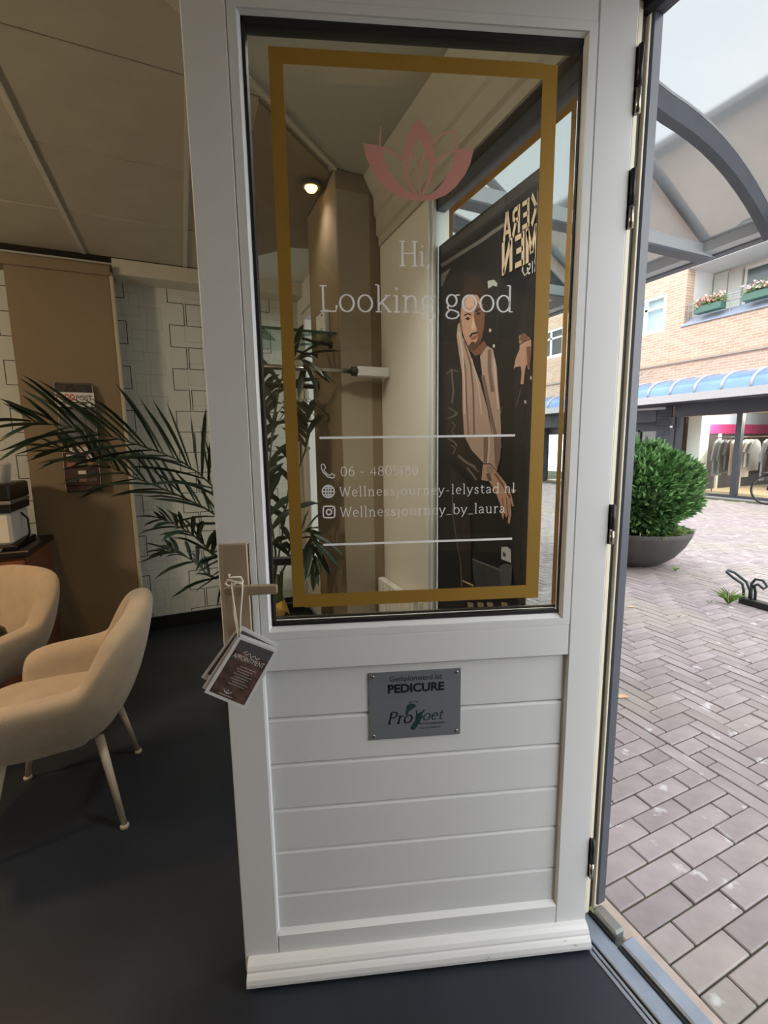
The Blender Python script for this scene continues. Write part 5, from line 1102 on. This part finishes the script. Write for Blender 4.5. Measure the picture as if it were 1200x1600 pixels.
mat('box_green', (74, 112, 100), 0.5); mat('petal_coral', (240, 140, 128), 0.6, rgb2=(250, 226, 224), scale=9); mat('petal_pink', (244, 180, 190), 0.6, rgb2=(252, 236, 236), scale=9); mat('leaf_box', (110, 146, 80), 0.6, rgb2=(70, 110, 56), scale=12)
for y0, y1, lab, fm in ((6.35, 6.98, 'green balcony flower box with coral and white flowers', 'petal_coral'), (5.10, 5.90, 'green balcony flower box with pale pink flowers', 'petal_pink')):
    fb = empty('flower_box', (XO-0.08, (y0+y1)/2, 4.50), 0, lab, 'flower box', 'balcony flower boxes')
    obj('trough', MB().chbox((XO-0.17, y0, 4.48), (XO+0.05, y1, 4.64), 0.01), 'box_green', fb)
    rnd = random.Random(int(y0*100)); vs = []; fs = []; v2 = []; f2 = []
    for k in range(420):
        p = Vector((XO-0.06+rnd.gauss(0, 0.07), rnd.uniform(y0, y1), 4.64+abs(rnd.gauss(0, 0.08)))); d = Vector((rnd.uniform(-1, 1), rnd.uniform(-1, 1), rnd.uniform(-0.3, 1))).normalized(); s_ = d.orthogonal()*0.022; b = len(vs); vs += [p, p+d*0.03+s_, p+d*0.07, p+d*0.03-s_]; fs.append((b, b+1, b+2, b+3))
    for k in range(260):
        p = Vector((XO-0.07+rnd.gauss(0, 0.07), rnd.uniform(y0+0.02, y1-0.02), 4.75+rnd.gauss(0, 0.05))); d = Vector((rnd.uniform(-1, 0.3), rnd.uniform(-1, 1), rnd.uniform(-0.3, 1))).normalized(); s_ = d.orthogonal().normalized()*0.03; q_ = d.cross(s_); b = len(v2); v2 += [p+s_, p+q_, p-s_, p-q_]; f2.append((b, b+1, b+2, b+3))
    me = bpy.data.meshes.new('leaves'); me.from_pydata([tuple(v) for v in vs], [], fs); obj('leaves', me, 'leaf_box', fb, kind='stuff')
    me = bpy.data.meshes.new('blossom'); me.from_pydata([tuple(v) for v in v2], [], f2); obj('blossom', me, fm, fb, kind='stuff')
# shop front glazing
for y0, y1 in ((7.16, 7.30), (5.72, 5.84), (4.28, 4.40), (2.84, 2.96), (1.4, 1.52)): B_('mullion', (XO-0.03, y0, PZ), (XO+0.09, y1, 2.0), 'fascia_dark')
for y0, y1 in ((5.84, 7.16), (4.40, 5.72), (2.96, 4.28), (1.52, 2.84)):
    B_('shop_pane', (XO+0.02, y0, 0.06), (XO+0.03, y1, 2.0), 'glass_window'); B_('sill', (XO-0.02, y0, PZ), (XO+0.08, y1, 0.06), 'fascia_dark')
B_('kerb', (XO-0.10, 1.0, PZ-0.03), (XO-0.03, 7.3, PZ+0.02), 'gutter_white')
mat('shop_floor', (196, 180, 152), 0.5); mat('shop_wall', (196, 184, 164), 0.8); mat('shop_dark', (48, 46, 50), 0.7); mat('magenta', (150, 44, 96), 0.6); mat('shop_white', (232, 236, 232), 0.6)
B_('shop_floor', (XO+0.09, 1.0, PZ-0.02), (XO+4.5, 7.3, 0.02), 'shop_floor'); B_('shop_ceiling', (XO+0.3, 1.0, 2.15), (XO+4.5, 7.3, 2.25), 'shop_wall'); B_('shop_back_wall', (XO+4.4, 1.0, 0), (XO+4.5, 11.5, 2.2), 'shop_dark'); B_('shop_side_wall', (XO+0.3, 7.25, 0), (XO+4.5, 7.32, 2.2), 'shop_dark')
B_('magenta_band', (XO+0.62, 7.215, 1.56), (XO+4.3, 7.249, 1.82), 'magenta'); B_('pale_band', (XO+0.62, 7.22, 1.82), (XO+4.3, 7.249, 2.14), 'lead_grey'); B_('display_column', (XO+0.25, 6.80, 0), (XO+0.60, 7.14, 2.05), 'shop_white'); B_('beige_screen', (XO+2.6, 2.0, 0), (XO+2.7, 6.05, 2.2), 'shop_wall')
for x in (0.95, 1.75, 2.6): B_('white_rack_post', (XO+x, 7.19, 0), (XO+x+0.06, 7.249, 1.56), 'shop_white')
for k, y in enumerate((6.7, 5.4, 4.4, 3.4)):
    L = bpy.data.lights.new('shop_lamp', 'POINT'); L.energy = 120; L.color = (1.0, 0.92, 0.8); L.shadow_soft_size = 0.1; lo = bpy.data.objects.new('shop_lamp', L); lo.location = (XO+1.3, y, 2.05); link(lo, sb)
    obj('shop_lamp_body', MB().lathe([(0.06, 0.03), (0.07, 0.0), (0.03, 0.0)], 14, (XO+1.3, y, 2.11)), mat('lamp_white', (240, 240, 240), 0.4), sb, smooth=True)
# left-hand neighbour shop: glazing, plant and back wall
B_('shop_pane', (XO+0.34, 7.84, 0.06), (XO+0.35, 12.3, 1.70), 'glass_window'); B_('mullion', (XO+0.30, 8.55, PZ), (XO+0.40, 8.62, 1.70), 'fascia_dark'); B_('mullion', (XO+0.30, 9.95, PZ), (XO+0.40, 10.05, 1.70), 'shop_white'); B_('mullion', (XO+0.30, 11.2, PZ), (XO+0.40, 11.3, 1.70), 'fascia_dark')
B_('shop_back_wall', (XO+2.4, 7.84, 0), (XO+2.5, 12.3, 2.2), mat('shop_brown', (110, 96, 80), 0.8)); B_('shop_floor', (XO+0.34, 7.84, PZ-0.02), (XO+2.4, 12.3, 0.02), 'shop_floor')
# garments on a rail
mat('rail_steel', (120, 120, 124), 0.3, metal=0.8)
gr = empty('clothes_rail', (XO+0.9, 6.3, 0.02), 0, 'steel clothes rail in the shop window across the street', 'clothes rail')
obj('bar', MB().tube([(XO+0.9, 5.35, 1.45), (XO+0.9, 6.80, 1.45)], 0.014, 8), 'rail_steel', gr, smooth=True)
for y in (5.35, 6.80): obj('post', MB().tube([(XO+0.9, y, 0.02), (XO+0.9, y, 1.45)], 0.014, 8), 'rail_steel', gr, smooth=True)
def garment(y, z_bot, rgb, label, sleeve, k, wd=0.22, legs=False):
    g = empty('garment', (XO+0.9, y, 1.44), 0, label, 'garment', 'clothes on the rail across the street'); m = mat('cloth_%d' % k, rgb, 0.85, var=0.12, scale=10, stretch=(1, 8, 0.6))
    obj('hook', MB().tube([(0, 0, 0.02), (0.015, 0.012, 0.01), (0, 0, -0.03), (0, 0, -0.06)], 0.004, 5), 'rail_steel', g, world=False)
    zb_ = z_bot-1.44; th = 0.04
    def slab(poly):
        n_ = len(poly); ph = -0.08; vs = []
        for sgn in (-1, 1): vs += [Vector((a*math.cos(ph)-sgn*th*math.sin(ph)*0.5, -a*math.sin(ph)-sgn*th*math.cos(ph)*0.5, b)) for a, b in poly]
        return MB().add(vs, [tuple(range(n_-1, -1, -1)), tuple(range(n_, 2*n_))]+[(i, (i+1) % n_, n_+(i+1) % n_, n_+i) for i in range(n_)])
    if legs:
        obj('trouser_leg', slab([(-0.15, -0.08), (-0.01, -0.08), (-0.02, zb_), (-0.13, zb_)]), m, g, world=False, bevel=0.01); obj('trouser_leg', slab([(0.01, -0.08), (0.15, -0.08), (0.13, zb_), (0.02, zb_)]), m, g, world=False, bevel=0.01); return
    obj('body', slab([(-0.06, -0.05), (0.06, -0.05), (wd, -0.12), (wd*1.02, zb_), (-wd*1.02, zb_), (-wd, -0.12)]), m, g, world=False, bevel=0.012)
    if sleeve:
        for s_ in (-1, 1): obj('sleeve', slab([(s_*wd*0.96, -0.12), (s_*(wd+0.10), -0.12-sleeve*0.9), (s_*(wd+0.02), -0.12-sleeve), (s_*wd*0.9, -0.30)]), m, g, world=False, bevel=0.008)
garment(6.72, 0.45, (150, 160, 164), 'long grey-blue coat at the left end of the rail across the street', 0.5, 0)
garment(6.58, 0.52, (120, 132, 138), 'slate jacket second from the left on the shop rail', 0.5, 1)
garment(6.44, 0.60, (104, 110, 112), 'dark grey jacket third from the left on the shop rail', 0.35, 2)
garment(6.32, 0.48, (178, 164, 160), 'dusty pink dress in the middle of the shop rail', 0.0, 3)
garment(6.20, 0.15, (224, 222, 222), 'white trousers hanging lowest on the shop rail', 0.0, 4, legs=True)
garment(6.08, 0.45, (220, 220, 222), 'white long-sleeved blouse on the shop rail', 0.5, 5)
garment(5.98, 0.70, (212, 210, 206), 'cream short shirt on the shop rail', 0.25, 6)
garment(5.88, 0.62, (132, 136, 142), 'grey striped top beside the mullion on the shop rail', 0.3, 7)
garment(5.62, 0.40, (160, 166, 178), 'pale blue coat right of the shop mullion', 0.5, 8)
garment(5.50, 0.40, (36, 36, 44), 'black dress right of the shop mullion', 0.3, 9)
mat('skin_manikin', (206, 164, 136), 0.6); mat('cloth_olive', (120, 118, 88), 0.85); mat('cloth_dark', (52, 54, 60), 0.85); mat('cloth_blush', (232, 196, 184), 0.85); mat('cloth_cream', (236, 224, 206), 0.85)
def manikin(x, y, label, top, low, skirt):
    r = empty('mannequin', (x, y, 0.02), 0.4, label, 'mannequin', 'mannequins in the shop across the street')
    obj('torso', MB().lathe([(0.10, 0.78), (0.15, 0.86), (0.12, 1.0), (0.16, 1.18), (0.17, 1.28), (0.09, 1.36), (0.045, 1.39), (0.045, 1.45)], 16), top, r, world=False, smooth=True)
    obj('head', MB().lathe([(0.02, 1.44), (0.06, 1.48), (0.08, 1.56), (0.07, 1.63), (0.02, 1.67)], 14), 'skin_manikin', r, world=False, smooth=True)
    for s_ in (-1, 1):
        obj('arm', MB().tube([(0, s_*0.17, 1.28), (0.02, s_*0.25, 1.05), (-0.06, s_*0.20, 0.85)], [0.05, 0.04, 0.03], 8), top, r, world=False, smooth=True)
        obj('leg', MB().tube([(0, s_*0.08, 0.82), (0.0, s_*0.10, 0.45), (0.0, s_*0.12, 0.03)], [0.085, 0.06, 0.04], 10), low, r, world=False, smooth=True)
        obj('foot', MB().chbox((-0.14, s_*0.12-0.04, 0.0), (0.06, s_*0.12+0.04, 0.05), 0.01), 'skin_manikin', r, world=False)
    if skirt: obj('skirt', MB().lathe([(0.20, 0.40), (0.19, 0.60), (0.15, 0.86)], 16), skirt, r, world=False, smooth=True)
manikin(XO+1.5, 5.15, 'mannequin in olive top and dark trousers in the shop across the street', 'cloth_olive', 'cloth_dark', None)
manikin(XO+0.8, 4.98, 'mannequin in cream shirt and blush skirt by the parked bicycle', 'cloth_cream', 'skin_manikin', 'cloth_blush')
# parked bicycle
mat('tyre', (24, 24, 26), 0.7); mat('bike_frame', (30, 32, 38), 0.4)
bk = empty('bicycle', (10.55, 4.4, PZ), 0, 'black bicycle parked in front of the shop across the street', 'bicycle')
for y in (4.82, 3.78):
    wh = obj('wheel', MB().tube([(10.55, y+0.31*math.cos(a*0.2618), PZ+0.325+0.31*math.sin(a*0.2618)) for a in range(24)], 0.016, 8, closed=True), 'tyre', bk, smooth=True)
    obj('rim', MB().tube([(10.55, y+0.285*math.cos(a*0.2618), PZ+0.325+0.285*math.sin(a*0.2618)) for a in range(24)], 0.008, 6, closed=True), 'rail_steel', wh, smooth=True)
    sp_ = MB()
    for a in range(12): sp_.tube([(10.55, y, PZ+0.325), (10.55, y+0.28*math.cos(a*0.5236), PZ+0.325+0.28*math.sin(a*0.5236))], 0.0015, 4)
    obj('spokes', sp_, 'rail_steel', wh)
for a, b in (((4.82, 0.325), (4.66, 0.95)), ((4.70, 0.80), (4.25, 0.72)), ((4.72, 0.72), (4.36, 0.30)), ((4.36, 0.30), (4.18, 0.82)), ((4.36, 0.30), (3.78, 0.325)), ((4.20, 0.70), (3.78, 0.325))): obj('frame_tube', MB().tube([(10.55, a[0], PZ+a[1]), (10.55, b[0], PZ+b[1])], 0.018, 8), 'bike_frame', bk, smooth=True)
obj('handlebar', MB().tube([(10.30, 4.50, PZ+1.00), (10.36, 4.62, PZ+1.02), (10.55, 4.66, PZ+0.97), (10.74, 4.62, PZ+1.02), (10.80, 4.50, PZ+1.00)], 0.014, 8), 'bike_frame', bk, smooth=True)
obj('saddle', MB().chbox((10.48, 4.06, PZ+0.82), (10.62, 4.30, PZ+0.88), 0.02), 'tyre', bk); obj('carrier', MB().chbox((10.44, 4.62, PZ+0.66), (10.66, 4.92, PZ+0.70), 0.01), 'tyre', bk)
